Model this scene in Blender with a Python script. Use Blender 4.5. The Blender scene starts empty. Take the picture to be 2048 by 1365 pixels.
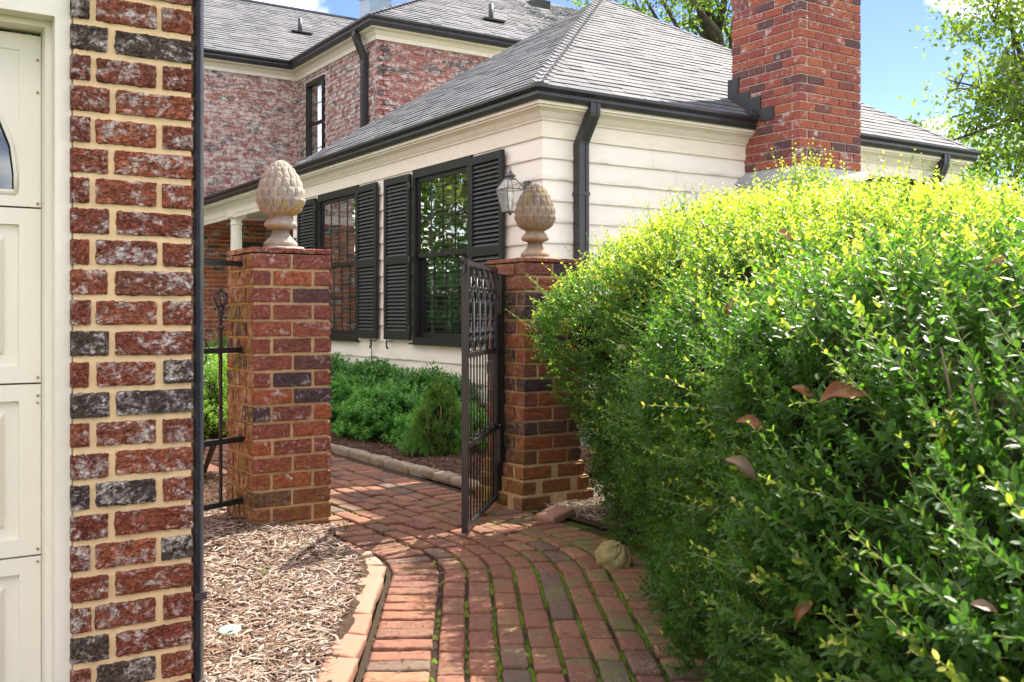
import bpy, math, random
import numpy as np
from mathutils import Vector, Matrix, Euler

random.seed(7)
rng = np.random.default_rng(11)
R = math.radians
scene = bpy.context.scene
C = scene.collection

# ------------------------------------------------------------ camera, sky, sun, exposure
cam_d = bpy.data.cameras.new("camera")
cam = bpy.data.objects.new("camera", cam_d)
C.objects.link(cam)
scene.camera = cam
cam.location = (0, 0, 1.1)
cam.rotation_euler = (R(90), 0, R(-33.1))
cam_d.sensor_width = 36
cam_d.lens = 35.28
cam_d.shift_y = -0.0242
cam_d.clip_start = 0.02
cam_d.clip_end = 500
cam_d.dof.use_dof = True
cam_d.dof.focus_distance = 5.2
cam_d.dof.aperture_fstop = 11

SUN = Vector((1.08, 0.28, 1.38)).normalized()      # direction towards the sun
el = math.asin(SUN.z)
az = math.atan2(SUN.x, SUN.y)                      # clockwise from +Y
w = bpy.data.worlds.new("World")
scene.world = w
w.use_nodes = True
nt = w.node_tree
nt.nodes.clear()
out = nt.nodes.new("ShaderNodeOutputWorld")
bg = nt.nodes.new("ShaderNodeBackground")
sky = nt.nodes.new("ShaderNodeTexSky")
sky.sky_type = 'NISHITA'
sky.sun_disc = False
sky.sun_elevation = el
sky.sun_rotation = az
sky.air_density = 1.0
sky.dust_density = 0.1
sky.ozone_density = 4.0
sky.altitude = 800
tc = nt.nodes.new("ShaderNodeTexCoord")
mp = nt.nodes.new("ShaderNodeMapping")
mp.inputs['Scale'].default_value = (1.0, 1.0, 2.2)
mp.inputs['Location'].default_value = (2.6, 1.4, 0.2)
nz = nt.nodes.new("ShaderNodeTexNoise")
nz.inputs['Scale'].default_value = 2.6
nz.inputs['Detail'].default_value = 6
nz.inputs['Roughness'].default_value = 0.55
nz.inputs['Distortion'].default_value = 0.3
rp = nt.nodes.new("ShaderNodeValToRGB")
rp.color_ramp.elements[0].position = 0.46
rp.color_ramp.elements[0].color = (0, 0, 0, 1)
rp.color_ramp.elements[1].position = 0.75
rp.color_ramp.elements[1].color = (1, 1, 1, 1)
mx = nt.nodes.new("ShaderNodeMix")
mx.data_type = 'RGBA'
mx.inputs['B'].default_value = (11.5, 10.6, 9.3, 1)
hue = nt.nodes.new("ShaderNodeHueSaturation")
hue.inputs['Saturation'].default_value = 1.12
hue.inputs['Value'].default_value = 0.31
hue.inputs['Hue'].default_value = 0.525
nt.links.new(tc.outputs['Generated'], mp.inputs['Vector'])
nt.links.new(mp.outputs['Vector'], nz.inputs['Vector'])
nt.links.new(nz.outputs['Fac'], rp.inputs['Fac'])
nt.links.new(rp.outputs['Color'], mx.inputs['Factor'])
nt.links.new(sky.outputs['Color'], hue.inputs['Color'])
nt.links.new(hue.outputs['Color'], mx.inputs['A'])
nt.links.new(mx.outputs['Result'], bg.inputs['Color'])
nt.links.new(bg.outputs['Background'], out.inputs['Surface'])
bg.inputs['Strength'].default_value = 0.15

sun_d = bpy.data.lights.new("sun", 'SUN')
sun_d.energy = 2.5
sun_d.angle = R(0.5)
sun_d.color = (1.0, 0.93, 0.82)
sun = bpy.data.objects.new("sun", sun_d)
C.objects.link(sun)
sun.rotation_euler = SUN.to_track_quat('Z', 'Y').to_euler()
sun.location = (20, 5, 25)

scene.view_settings.view_transform = 'Standard'
scene.view_settings.look = 'None'
scene.view_settings.exposure = 2.5
scene.view_settings.gamma = 1
scene.view_settings.use_curve_mapping = False
scene.render.engine = 'CYCLES'
cy = scene.cycles
cy.max_bounces = 8
cy.transparent_max_bounces = 12
cy.use_denoising = True
cy.sample_clamp_indirect = 6
cy.caustics_reflective = False
cy.caustics_refractive = False


# ------------------------------------------------------------ helpers
def fast_mesh(name, V, F, mats=(), smooth=False, attrs=None, mi=None):
    """V (n,3), F list of int arrays, each (m,k)"""
    me = bpy.data.meshes.new(name)
    V = np.asarray(V, dtype=np.float32)
    Fs = F if isinstance(F, list) and getattr(F[0], 'ndim', 0) == 2 else [F]
    Fs = [np.asarray(f, dtype=np.int32) for f in Fs if len(f)]
    loops = np.concatenate([f.ravel() for f in Fs])
    counts = np.concatenate([np.full(len(f), f.shape[1], dtype=np.int32) for f in Fs])
    starts = np.concatenate([[0], np.cumsum(counts)[:-1]]).astype(np.int32)
    me.vertices.add(len(V))
    me.vertices.foreach_set("co", V.ravel())
    me.loops.add(len(loops))
    me.loops.foreach_set("vertex_index", loops)
    me.polygons.add(len(counts))
    me.polygons.foreach_set("loop_start", starts)
    me.polygons.foreach_set("loop_total", counts)
    me.polygons.foreach_set("use_smooth", np.full(len(counts), bool(smooth)))
    for m in mats:
        me.materials.append(m)
    if mi is not None:
        me.polygons.foreach_set("material_index", np.asarray(mi, dtype=np.int32))
    me.update(calc_edges=True)
    if attrs:
        for k, v in attrs.items():
            a = me.attributes.new(k, 'FLOAT', 'POINT')
            a.data.foreach_set("value", np.asarray(v, dtype=np.float32))
    me.validate()
    return me


class MB:
    def __init__(self):
        self.v = []
        self.f = {3: [], 4: []}
        self.n = 0

    def add(self, V, F):
        V = np.asarray(V, dtype=float)
        F = np.asarray(F, dtype=int)
        self.v.append(V)
        self.f.setdefault(F.shape[1], []).append(F + self.n)
        self.n += len(V)
        return self

    def box(self, c, s, M=None):
        h = np.array(s) / 2
        V = np.array([[x, y, z] for x in (-1, 1) for y in (-1, 1) for z in (-1, 1)]) * h
        if M is not None:
            V = V @ np.array(M).T
        V = V + np.array(c)
        F = [[0, 1, 3, 2], [4, 6, 7, 5], [0, 4, 5, 1], [2, 3, 7, 6], [0, 2, 6, 4], [1, 5, 7, 3]]
        return self.add(V, F)

    def b2(self, a, b):
        a, b = np.minimum(a, b), np.maximum(a, b)
        return self.box((a + b) / 2, b - a)

    def tube(self, pts, r, n=8, caps=True):
        pts = [Vector(p) for p in pts]
        rs = r if hasattr(r, '__len__') else [r] * len(pts)
        V = []
        prev = None
        for i, p in enumerate(pts):
            t = (pts[min(i + 1, len(pts) - 1)] - pts[max(i - 1, 0)])
            if t.length < 1e-9:
                t = Vector((0, 0, 1))
            t.normalize()
            if prev is None:
                a = Vector((0, 0, 1)) if abs(t.z) < 0.9 else Vector((1, 0, 0))
                s = t.cross(a).normalized()
            else:
                s = (prev - t * prev.dot(t))
                s = s.normalized() if s.length > 1e-6 else t.orthogonal().normalized()
            prev = s
            q = t.cross(s)
            for k in range(n):
                an = 2 * math.pi * k / n
                V.append(p + (s * math.cos(an) + q * math.sin(an)) * rs[i])
        F = []
        for i in range(len(pts) - 1):
            for k in range(n):
                F.append([i * n + k, i * n + (k + 1) % n, (i + 1) * n + (k + 1) % n, (i + 1) * n + k])
        m = len(V)
        self.add([list(v) for v in V], F)
        if caps:
            base = self.n - m
            V2 = [list(pts[0]), list(pts[-1])]
            self.v.append(np.array(V2))
            T = []
            for k in range(n):
                T.append([self.n, base + (k + 1) % n, base + k])
                T.append([self.n + 1, base + m - n + k, base + m - n + (k + 1) % n])
            self.n += 2
            self.f[3].append(np.array(T))
        return self

    def lathe(self, prof, n=32, c=(0, 0, 0), sq=0):
        V = []
        for z, r in prof:
            for k in range(n):
                a = 2 * math.pi * k / n
                V.append([c[0] + r * math.cos(a), c[1] + r * math.sin(a), c[2] + z])
        F = []
        for i in range(len(prof) - 1):
            for k in range(n):
                F.append([i * n + k, i * n + (k + 1) % n, (i + 1) * n + (k + 1) % n, (i + 1) * n + k])
        return self.add(V, F)

    def sweep(self, prof, path, closed_prof=True, side=1):
        """prof [(out, z)]; path [(x, y)] in plan; out = to the right of travel * side; mitred."""
        P = [Vector((p[0], p[1])) for p in path]
        V = []
        for i, p in enumerate(P):
            d0 = (P[i] - P[i - 1]).normalized() if i > 0 else None
            d1 = (P[i + 1] - P[i]).normalized() if i < len(P) - 1 else None
            d0 = d0 or d1
            d1 = d1 or d0
            n0 = Vector((d0.y, -d0.x)) * side
            n1 = Vector((d1.y, -d1.x)) * side
            m = (n0 + n1).normalized()
            m = m / max(0.2, m.dot(n0))
            for o, z in prof:
                V.append([p.x + m.x * o, p.y + m.y * o, z])
        k = len(prof)
        F = []
        for i in range(len(P) - 1):
            for j in range(k if closed_prof else k - 1):
                a, b = j, (j + 1) % k
                F.append([i * k + a, i * k + b, (i + 1) * k + b, (i + 1) * k + a])
        base = self.n
        self.add(V, F)
        if closed_prof:
            for st in (0, (len(P) - 1) * k):
                if k == 4:
                    self.f[4].append(np.array([[base + st + q for q in range(4)]]))
                else:
                    cen = np.mean(np.array(V)[st:st + k], axis=0)
                    self.v.append(np.array([cen]))
                    self.f[3].append(np.array([[self.n, base + st + q, base + st + (q + 1) % k] for q in range(k)]))
                    self.n += 1
        return self

    def mesh(self, name, mat, smooth=False, attrs=None):
        V = np.concatenate(self.v)
        F = [np.concatenate(f) for k, f in self.f.items() if f]
        return fast_mesh(name, V, F, [mat] if mat else [], smooth, attrs)


def rbox(l, wd, h, bev=0.004, seg=(4, 2, 2), noise=0.0, seed=0, rnd=None):
    """rounded irregular box, as V, F; noise pushes the surface in and out"""
    r = np.random.default_rng(seed)
    H = np.array([l, wd, h]) / 2
    V, F = [], []
    idx = {}

    def axis(n, hh):
        e = max(0.0, 1 - bev * 1.6 / hh)
        return np.concatenate([[-1], np.linspace(-e, e, n + 1), [1]])
    ax = [axis(seg[i], H[i]) for i in range(3)]

    def vid(i, j, k):
        key = (i, j, k)
        if key not in idx:
            p = np.array([ax[0][i], ax[1][j], ax[2][k]]) * H
            inner = np.clip(p, -(H - bev), H - bev)
            d = p - inner
            L = np.linalg.norm(d)
            q = inner + d / L * bev if L > 1e-9 else p
            idx[key] = len(V)
            V.append(q)
        return idx[key]
    n = [len(a) - 1 for a in ax]
    for i in range(n[0]):
        for j in range(n[1]):
            F.append([vid(i, j, 0), vid(i, j + 1, 0), vid(i + 1, j + 1, 0), vid(i + 1, j, 0)])
            F.append([vid(i, j, n[2]), vid(i + 1, j, n[2]), vid(i + 1, j + 1, n[2]), vid(i, j + 1, n[2])])
    for i in range(n[0]):
        for k in range(n[2]):
            F.append([vid(i, 0, k), vid(i + 1, 0, k), vid(i + 1, 0, k + 1), vid(i, 0, k + 1)])
            F.append([vid(i, n[1], k), vid(i, n[1], k + 1), vid(i + 1, n[1], k + 1), vid(i + 1, n[1], k)])
    for j in range(n[1]):
        for k in range(n[2]):
            F.append([vid(0, j, k), vid(0, j, k + 1), vid(0, j + 1, k + 1), vid(0, j + 1, k)])
            F.append([vid(n[0], j, k), vid(n[0], j + 1, k), vid(n[0], j + 1, k + 1), vid(n[0], j, k + 1)])
    V = np.array(V)
    if noise:
        V = V + r.normal(0, noise, V.shape) * np.array([0.7, 1.0, 0.7])
    return V, np.array(F)


WP = {}


def thing(name, label, cat, loc=(0, 0, 0), rz=0, group=None, kind=None):
    o = bpy.data.objects.new(name, None)
    C.objects.link(o)
    o.location = loc
    o.rotation_euler = (0, 0, rz)
    tag(o, label, cat, group, kind)
    WP[o.name] = Vector(loc)
    return o


def tag(o, label=None, cat=None, group=None, kind=None):
    if label: o['label'] = label
    if cat: o['category'] = cat
    if group: o['group'] = group
    if kind: o['kind'] = kind
    return o


def ob(name, me, parent=None, loc=None, rot=None, local=False, kind=None, scale=None):
    """mesh in world coordinates unless loc is given; parents are unrotated unless local"""
    o = bpy.data.objects.new(name, me)
    C.objects.link(o)
    L = Vector(loc) if loc is not None else Vector((0, 0, 0))
    if parent is not None:
        o.parent = parent
        o.location = L if local else L - WP[parent.name]
    else:
        o.location = L
    WP[o.name] = L
    if rot is not None:
        o.rotation_euler = rot
    if scale is not None:
        o.scale = scale
    if kind:
        o['kind'] = kind
    return o


# ------------------------------------------------------------ materials
class NT:
    def __init__(self, name):
        self.m = bpy.data.materials.new(name)
        self.m.use_nodes = True
        self.t = self.m.node_tree
        self.t.nodes.clear()
        self.out = self.n("ShaderNodeOutputMaterial")

    def n(self, typ, **kw):
        nd = self.t.nodes.new(typ)
        for k, v in kw.items():
            if hasattr(nd, k) and not isinstance(v, bpy.types.NodeSocket):
                try:
                    setattr(nd, k, v)
                    continue
                except Exception:
                    pass
        return nd

    def set(self, sock, v):
        if isinstance(v, bpy.types.NodeSocket):
            self.t.links.new(v, sock)
        else:
            if isinstance(v, (tuple, list)) and len(v) == 3 and sock.type == 'RGBA':
                v = (*v, 1)
            sock.default_value = v

    def pos(self):
        return self.n("ShaderNodeNewGeometry").outputs['Position']

    def obj(self):
        return self.n("ShaderNodeTexCoord").outputs['Object']

    def noise(self, vec, scale, detail=3, rough=0.5, dist=0, out='Fac'):
        nd = self.n("ShaderNodeTexNoise")
        self.set(nd.inputs['Vector'], vec)
        nd.inputs['Scale'].default_value = scale
        nd.inputs['Detail'].default_value = detail
        nd.inputs['Roughness'].default_value = rough
        nd.inputs['Distortion'].default_value = dist
        return nd.outputs[out]

    def mapv(self, vec, scale=(1, 1, 1), loc=(0, 0, 0), rot=(0, 0, 0)):
        nd = self.n("ShaderNodeMapping")
        self.set(nd.inputs['Vector'], vec)
        nd.inputs['Scale'].default_value = scale
        nd.inputs['Location'].default_value = loc
        nd.inputs['Rotation'].default_value = rot
        return nd.outputs[0]

    def ramp(self, fac, stops, const=False):
        nd = self.n("ShaderNodeValToRGB")
        cr = nd.color_ramp
        if const:
            cr.interpolation = 'CONSTANT'
        while len(cr.elements) < len(stops):
            cr.elements.new(0.5)
        for e, (p, c) in zip(cr.elements, stops):
            e.position = p
            if not hasattr(c, '__len__'):
                c = (c, c, c)
            e.color = (*c, 1)
        self.set(nd.inputs['Fac'], fac)
        return nd.outputs['Color']

    def mix(self, fac, a, b, mode='MIX'):
        nd = self.n("ShaderNodeMix")
        nd.data_type = 'RGBA'
        nd.blend_type = mode
        self.set(nd.inputs['Factor'], fac)
        self.set(nd.inputs['A'], a)
        self.set(nd.inputs['B'], b)
        return nd.outputs['Result']

    def math(self, op, a, b=0.0, clamp=False):
        nd = self.n("ShaderNodeMath")
        nd.operation = op
        nd.use_clamp = clamp
        self.set(nd.inputs[0], a)
        self.set(nd.inputs[1], b)
        return nd.outputs[0]

    def bump(self, h, strength=0.5, dist=0.005, normal=None):
        nd = self.n("ShaderNodeBump")
        nd.inputs['Strength'].default_value = strength
        nd.inputs['Distance'].default_value = dist
        self.set(nd.inputs['Height'], h)
        if normal is not None:
            self.set(nd.inputs['Normal'], normal)
        return nd.outputs[0]

    def sep(self, vec):
        nd = self.n("ShaderNodeSeparateXYZ")
        self.set(nd.inputs[0], vec)
        return nd.outputs

    def bsdf(self, col, rough=0.7, normal=None, spec=0.5, metal=0.0):
        p = self.n("ShaderNodeBsdfPrincipled")
        self.set(p.inputs['Base Color'], col)
        self.set(p.inputs['Roughness'], rough)
        p.inputs['Specular IOR Level'].default_value = spec
        p.inputs['Metallic'].default_value = metal
        if normal is not None:
            self.set(p.inputs['Normal'], normal)
        self.t.links.new(p.outputs[0], self.out.inputs['Surface'])
        return p

    def rand(self, island):
        if island:
            return self.n("ShaderNodeNewGeometry").outputs['Random Per Island']
        return self.n("ShaderNodeObjectInfo").outputs['Random']


def siding_paint():
    m = NT('siding_paint2'); pos = m.pos()
    z = m.sep(pos)[2]
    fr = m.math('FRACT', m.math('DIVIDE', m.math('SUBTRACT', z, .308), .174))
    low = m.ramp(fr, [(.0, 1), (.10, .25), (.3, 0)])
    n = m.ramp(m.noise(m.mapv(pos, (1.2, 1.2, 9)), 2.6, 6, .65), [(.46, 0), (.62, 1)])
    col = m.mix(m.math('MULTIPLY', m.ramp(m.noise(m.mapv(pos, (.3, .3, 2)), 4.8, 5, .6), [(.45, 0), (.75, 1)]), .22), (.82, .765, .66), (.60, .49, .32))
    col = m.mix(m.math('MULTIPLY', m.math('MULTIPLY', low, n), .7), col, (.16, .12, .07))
    nd = m.ramp(m.noise(m.mapv(pos, (1, 1, 6)), 9, 6, .7), [(.62, 0), (.7, .35)])
    col = m.mix(nd, col, (.5, .42, .3))
    m.bsdf(col, .55, m.bump(m.noise(m.mapv(pos, (1, 1, 5)), 40, 5, .6), .14, .004), .4)
    return m.m


def brick_material(name, ramp, white=0.0, wscale=14, island=False, moss=None, bump=0.6, cracks=False, wcol=(.55, .52, .5), side_moss_bounce=0):
    m = NT(name)
    pos = m.pos()
    rnd = m.rand(island)
    col = m.ramp(rnd, ramp, const=False)
    shift = m.n("ShaderNodeVectorMath")
    shift.operation = 'SCALE'
    shift.inputs[0].default_value = (37.1, 11.3, 53.7)
    m.set(shift.inputs['Scale'], rnd)
    addv = m.n("ShaderNodeVectorMath")
    addv.operation = 'ADD'
    m.set(addv.inputs[0], pos)
    m.set(addv.inputs[1], shift.outputs[0])
    pv = addv.outputs[0]
    n1 = m.noise(pv, 60, 5, 0.6)
    col = m.mix(m.ramp(n1, [(.35, 0), (.7, .75)]), col, m.mix(1.0, col, (.38, .33, .33), 'MULTIPLY'))
    n2 = m.noise(pv, 260, 3, 0.6)
    col = m.mix(m.ramp(n2, [(.62, 0), (.75, .5)]), col, (.45, .36, .3))
    if white:
        nw = m.noise(m.mapv(pos, (1, 1, 1.6)), wscale, 8, 0.7, 0.6)
        nw2 = m.noise(pv, wscale * 4, 4, 0.7, .5)
        wsum = m.math('ADD', m.math('MULTIPLY', nw, 0.6), m.math('MULTIPLY', nw2, 0.4))
        e = .62 - white * .16
        col = m.mix(m.ramp(wsum, [(e - .05, 0), (e + .05, .85)]), col, wcol)
    if moss:
        # moss = (zlow, zhigh, strength, colour)
        z = m.sep(pos)[2]
        zz = m.n("ShaderNodeMapRange")
        m.set(zz.inputs['Value'], z)
        zz.inputs['From Min'].default_value = moss[0]
        zz.inputs['From Max'].default_value = moss[1]
        zz.inputs['To Min'].default_value = moss[2]
        zz.inputs['To Max'].default_value = 0
        nm = m.noise(pos, 18, 5, 0.6)
        f = m.math('MULTIPLY', zz.outputs[0], m.ramp(nm, [(.35, 0), (.6, 1)]))
        col = m.mix(f, col, moss[3])
    if side_moss_bounce:  # left-facing tint: lichen and moss, with warm bounce light painted in
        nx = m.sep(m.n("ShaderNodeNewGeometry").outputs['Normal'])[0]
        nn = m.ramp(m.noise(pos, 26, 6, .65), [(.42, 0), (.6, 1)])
        f = m.math('MULTIPLY', m.math('MULTIPLY', m.ramp(m.math('MULTIPLY', nx, -1.0), [(.4, 0), (.8, 1)]), nn), side_moss_bounce)
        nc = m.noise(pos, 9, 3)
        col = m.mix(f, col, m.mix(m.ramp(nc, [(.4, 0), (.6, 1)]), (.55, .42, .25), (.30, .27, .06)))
    h = m.noise(pv, 90, 6, 0.65)
    if cracks:
        vo = m.noise(m.mapv(pv, (1, 1, 2.4)), 34, 5, 0.6, 1.5)
        ridged = m.math('ABSOLUTE', m.math('SUBTRACT', vo, 0.5))
        cr = m.ramp(ridged, [(.0, 0), (.035, 1)])
        h = m.math('ADD', m.math('MULTIPLY', h, 0.5), m.math('MULTIPLY', cr, 0.8))
        sel = m.math('MULTIPLY', m.math('SUBTRACT', 1.0, cr), .55)
        col = m.mix(sel, col, m.mix(1.0, col, (.35, .3, .28), 'MULTIPLY'))
    m.bsdf(col, 0.85, m.bump(h, bump, 0.004), 0.25)
    return m.m


RED = [(0.0, (.23, .06, .035)), (.28, (.31, .09, .045)), (.42, (.40, .12, .055)), (.55, (.22, .07, .045)), (.76, (.34, .10, .05)), (.83, (.11, .075, .06)), (1, (.08, .06, .05))]
PIL = [(0.0, (.27, .085, .06)), (.25, (.32, .11, .075)), (.45, (.42, .13, .055)), (.6, (.23, .08, .065)), (.68, (.33, .11, .06)), (.76, (.12, .07, .07)), (1, (.08, .055, .065))]
CHI = [(0.0, (.30, .085, .06)), (.35, (.40, .12, .065)), (.6, (.33, .085, .06)), (.78, (.27, .075, .06)), (.88, (.15, .07, .07)), (1, (.13, .065, .065))]
HOU = [(0.0, (.27, .10, .08)), (.35, (.36, .13, .09)), (.6, (.30, .10, .085)), (.78, (.22, .09, .08)), (.86, (.13, .10, .10)), (1, (.11, .09, .09))]
PTH = [(0.0, (.19, .085, .055)), (.3, (.25, .11, .065)), (.55, (.18, .08, .055)), (.75, (.30, .145, .08)), (.88, (.16, .09, .065)), (1, (.12, .085, .065))]

M = {}
M['garage_brick'] = brick_material('garage_brick', RED, white=.42, wscale=13, bump=1.0, cracks=True, wcol=(.62, .56, .50))
M['pillar_brick'] = brick_material('pillar_brick', PIL, white=.12, wscale=10, moss=(0.0, .42, .85, (.28, .15, .035)), cracks=True, bump=.8, side_moss_bounce=.95)
M['pillar_brick_b'] = brick_material('pillar_brick_b', PIL, white=.0, moss=(0.0, .62, .9, (.22, .13, .02)), cracks=True, bump=.8, side_moss_bounce=.35)
M['chimney_brick'] = brick_material('chimney_brick', CHI, white=.16, wscale=6, bump=.4)
M['chimney_brick_i'] = brick_material('chimney_brick_i', CHI, white=.3, wscale=6, bump=.5, island=True)
M['house_brick'] = brick_material('house_brick', HOU, white=.48, wscale=8, bump=.5, wcol=(.64, .56, .51))
M['house_brick_i'] = brick_material('house_brick_i', HOU, white=.72, wscale=8, bump=.5, island=True, wcol=(.64, .56, .51))


def path_brick(name, island):
    m = NT(name)
    pos = m.pos()
    rnd = m.rand(island)
    col = m.ramp(rnd, PTH)
    n1 = m.noise(pos, 45, 6, .65)
    col = m.mix(m.ramp(n1, [(.4, 0), (.68, .7)]), col, m.mix(1.0, col, (.5, .42, .42), 'MULTIPLY'))
    n2 = m.noise(pos, 210, 3, .6)
    col = m.mix(m.ramp(n2, [(.6, 0), (.72, .45)]), col, (.38, .27, .2))
    # lichen and moss, more on the damp side under the hedge
    x, y, z = m.sep(pos)
    damp = m.math('SUBTRACT', m.math('SUBTRACT', x, m.math('MULTIPLY', y, .587)), -.15)   # distance east of the near path's left edge
    dm = m.ramp(damp, [(.25, 0), (.85, 1)])
    li = m.ramp(m.noise(pos, 130, 4, .7), [(.56, 0), (.62, 1)])
    lb = m.ramp(m.noise(pos, 9, 3, .6), [(.45, 0), (.6, 1)])
    col = m.mix(m.math('MULTIPLY', m.math('MULTIPLY', li, lb), m.math('MULTIPLY', dm, .8)), col, (.42, .47, .22))
    mb = m.ramp(m.noise(pos, 5, 5, .6), [(.48, 0), (.62, 1)])
    col = m.mix(m.math('MULTIPLY', mb, m.math('ADD', m.math('MULTIPLY', dm, .62), .25)), col, (.12, .13, .045))
    m.bsdf(col, .8, m.bump(m.noise(pos, 120, 6, .65), .55, .003), .3)
    return m.m


M['path_brick'] = path_brick('path_brick', False)
M['path_brick_i'] = path_brick('path_brick_i', True)

m = NT('edging_brick'); pos = m.pos()
col = m.ramp(m.rand(False), [(0, (.28, .12, .08)), (.5, (.33, .16, .11)), (1, (.33, .22, .16))])
col = m.mix(m.ramp(m.noise(pos, 30, 6, .65), [(.4, 0), (.7, .6)]), col, (.30, .16, .11))
m.bsdf(col, .85, m.bump(m.noise(pos, 120, 5, .6), .5, .003), .3); M['edging_brick'] = m.m


def mortar(name, c1, c2, moss=0):
    m = NT(name)
    pos = m.pos()
    col = m.mix(m.ramp(m.noise(pos, 30, 5, .6), [(.35, 0), (.65, 1)]), c1, c2)
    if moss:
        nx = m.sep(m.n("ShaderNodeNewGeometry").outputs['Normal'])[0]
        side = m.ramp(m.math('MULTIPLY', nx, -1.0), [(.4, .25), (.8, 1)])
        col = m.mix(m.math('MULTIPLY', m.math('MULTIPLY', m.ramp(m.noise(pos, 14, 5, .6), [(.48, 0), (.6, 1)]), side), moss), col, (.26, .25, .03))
    m.bsdf(col, .95, m.bump(m.noise(pos, 350, 3, .7), .7, .003), .15)
    return m.m


M['mortar_tan'] = mortar('mortar_tan', (.80, .58, .31), (.70, .51, .29))
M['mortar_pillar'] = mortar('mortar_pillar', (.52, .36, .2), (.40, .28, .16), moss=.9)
M['mortar_pale'] = mortar('mortar_pale', (.55, .45, .38), (.48, .38, .30))
M['mortar_house'] = mortar('mortar_house', (.60, .50, .43), (.48, .39, .32))


def paint(name, c, rough=.5, dirt=.15, dc=(.45, .38, .27), dscale=3, bump=.08, spec=.4, streak=(1, 1, .15)):
    m = NT(name)
    pos = m.pos()
    n = m.noise(m.mapv(pos, streak), dscale * 3, 5, .6)
    col = m.mix(m.math('MULTIPLY', m.ramp(n, [(.45, 0), (.75, 1)]), dirt), c, dc)
    n = m.noise(pos, 1.1, 3, .5)
    col = m.mix(m.math('MULTIPLY', n, dirt * .6), col, dc)
    m.bsdf(col, rough, m.bump(m.noise(pos, 70, 4, .6), bump, .004), spec)
    return m.m


M['siding'] = paint('siding_paint', (.82, .765, .66), .55, .22, (.56, .46, .30), 1.6, .12, streak=(.3, .3, 2))
M['trim_white'] = paint('trim_white', (.80, .755, .63), .45, .22, (.48, .42, .28), 3, .25)
M['door_white'] = paint('door_white', (.80, .755, .63), .42, .16, (.5, .42, .28), 2.2, .16)
M['eave_white'] = paint('eave_white', (.82, .74, .61), .5, .22, (.48, .36, .20), 2.5, .1, streak=(1, 1, 3))
M['gutter'] = paint('gutter_black', (.018, .017, .019), .36, .25, (.09, .08, .075), 2.5, .03, spec=.5)
M['iron'] = paint('black_iron', (.012, .012, .015), .36, .25, (.045, .035, .03), 12, .15, spec=.6)
M['shutter'] = paint('shutter_paint', (.014, .016, .015), .5, .25, (.035, .036, .032), 5, .05, spec=.3)
M['frame'] = paint('window_frame', (.013, .011, .011), .4, .15, (.035, .03, .03), 5, .03, spec=.35)
M['pipe'] = paint('pipe_metal', (.024, .028, .038), .25, .2, (.12, .11, .1), 9, .05, spec=.8)
M['flash'] = paint('lead_flashing', (.03, .034, .036), .5, .3, (.08, .08, .08), 5, .1)
M['blind'] = paint('blind_white', (.72, .72, .68), .5, 0.02)
M['interior'] = paint('interior_wall', (.12, .12, .11), .8, 0.02)
M['concrete'] = paint('concrete', (.34, .36, .37), .85, .5, (.2, .2, .2), 3, .4)
M['brass'] = paint('aged_lantern_metal', (.055, .05, .045), .4, .5, (.13, .12, .1), 18, .2, spec=.8)
M['bulb'] = paint('bulb_tube', (.85, .85, .82), .4, 0)
M['plastic_green'] = paint('green_plastic', (.22, .40, .30), .35, .1)
M['rust'] = paint('rust', (.30, .14, .04), .8, .3)
M['chrome'] = paint('vent_metal', (.25, .33, .42), .25, .1, spec=.8)

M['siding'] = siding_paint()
m = NT('stone_cast'); pos = m.pos()
col = m.mix(m.ramp(m.noise(pos, 22, 5, .6), [(.35, 0), (.65, 1)]), (.47, .41, .33), (.32, .29, .25))
nrmz = m.sep(m.n("ShaderNodeNewGeometry").outputs['Normal'])[2]
col = m.mix(m.math('MULTIPLY', m.ramp(m.noise(pos, 12, 5, .7), [(.48, 0), (.62, 1)]), m.ramp(m.math('MULTIPLY', nrmz, -1.0), [(-.3, 0), (.5, .9)])), col, (.48, .33, .08))
col = m.mix(m.ramp(m.noise(pos, 160, 4, .7), [(.55, 0), (.75, .6)]), col, (.18, .15, .12))
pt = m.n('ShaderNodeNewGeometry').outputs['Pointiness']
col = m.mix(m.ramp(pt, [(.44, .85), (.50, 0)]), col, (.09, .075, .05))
col = m.mix(m.ramp(m.noise(m.mapv(pos, (1, 1, .35)), 34, 6, .75), [(.56, 0), (.66, .55)]), col, (.13, .12, .10))
m.bsdf(col, .92, m.bump(m.noise(pos, 180, 6, .75), 1.0, .006), .15); M['stone'] = m.m

m = NT('stone_weathered'); pos = m.pos()
z = m.sep(pos)[2]
zr = m.n("ShaderNodeMapRange"); m.set(zr.inputs[0], z); zr.inputs[1].default_value = 1.62; zr.inputs[2].default_value = 1.82
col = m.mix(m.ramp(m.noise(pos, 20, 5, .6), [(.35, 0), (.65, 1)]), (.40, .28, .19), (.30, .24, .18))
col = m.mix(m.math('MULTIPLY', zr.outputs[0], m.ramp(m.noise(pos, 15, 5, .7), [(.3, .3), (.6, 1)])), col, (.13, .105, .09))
col = m.mix(m.ramp(m.noise(pos, 11, 5, .7), [(.56, 0), (.68, .8)]), col, (.30, .25, .05))
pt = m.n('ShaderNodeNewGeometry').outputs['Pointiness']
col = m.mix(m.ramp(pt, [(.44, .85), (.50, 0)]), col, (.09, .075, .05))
col = m.mix(m.ramp(m.noise(m.mapv(pos, (1, 1, .35)), 34, 6, .75), [(.56, 0), (.66, .55)]), col, (.13, .12, .10))
m.bsdf(col, .92, m.bump(m.noise(pos, 180, 6, .75), 1.0, .006), .15); M['stone_b'] = m.m

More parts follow.
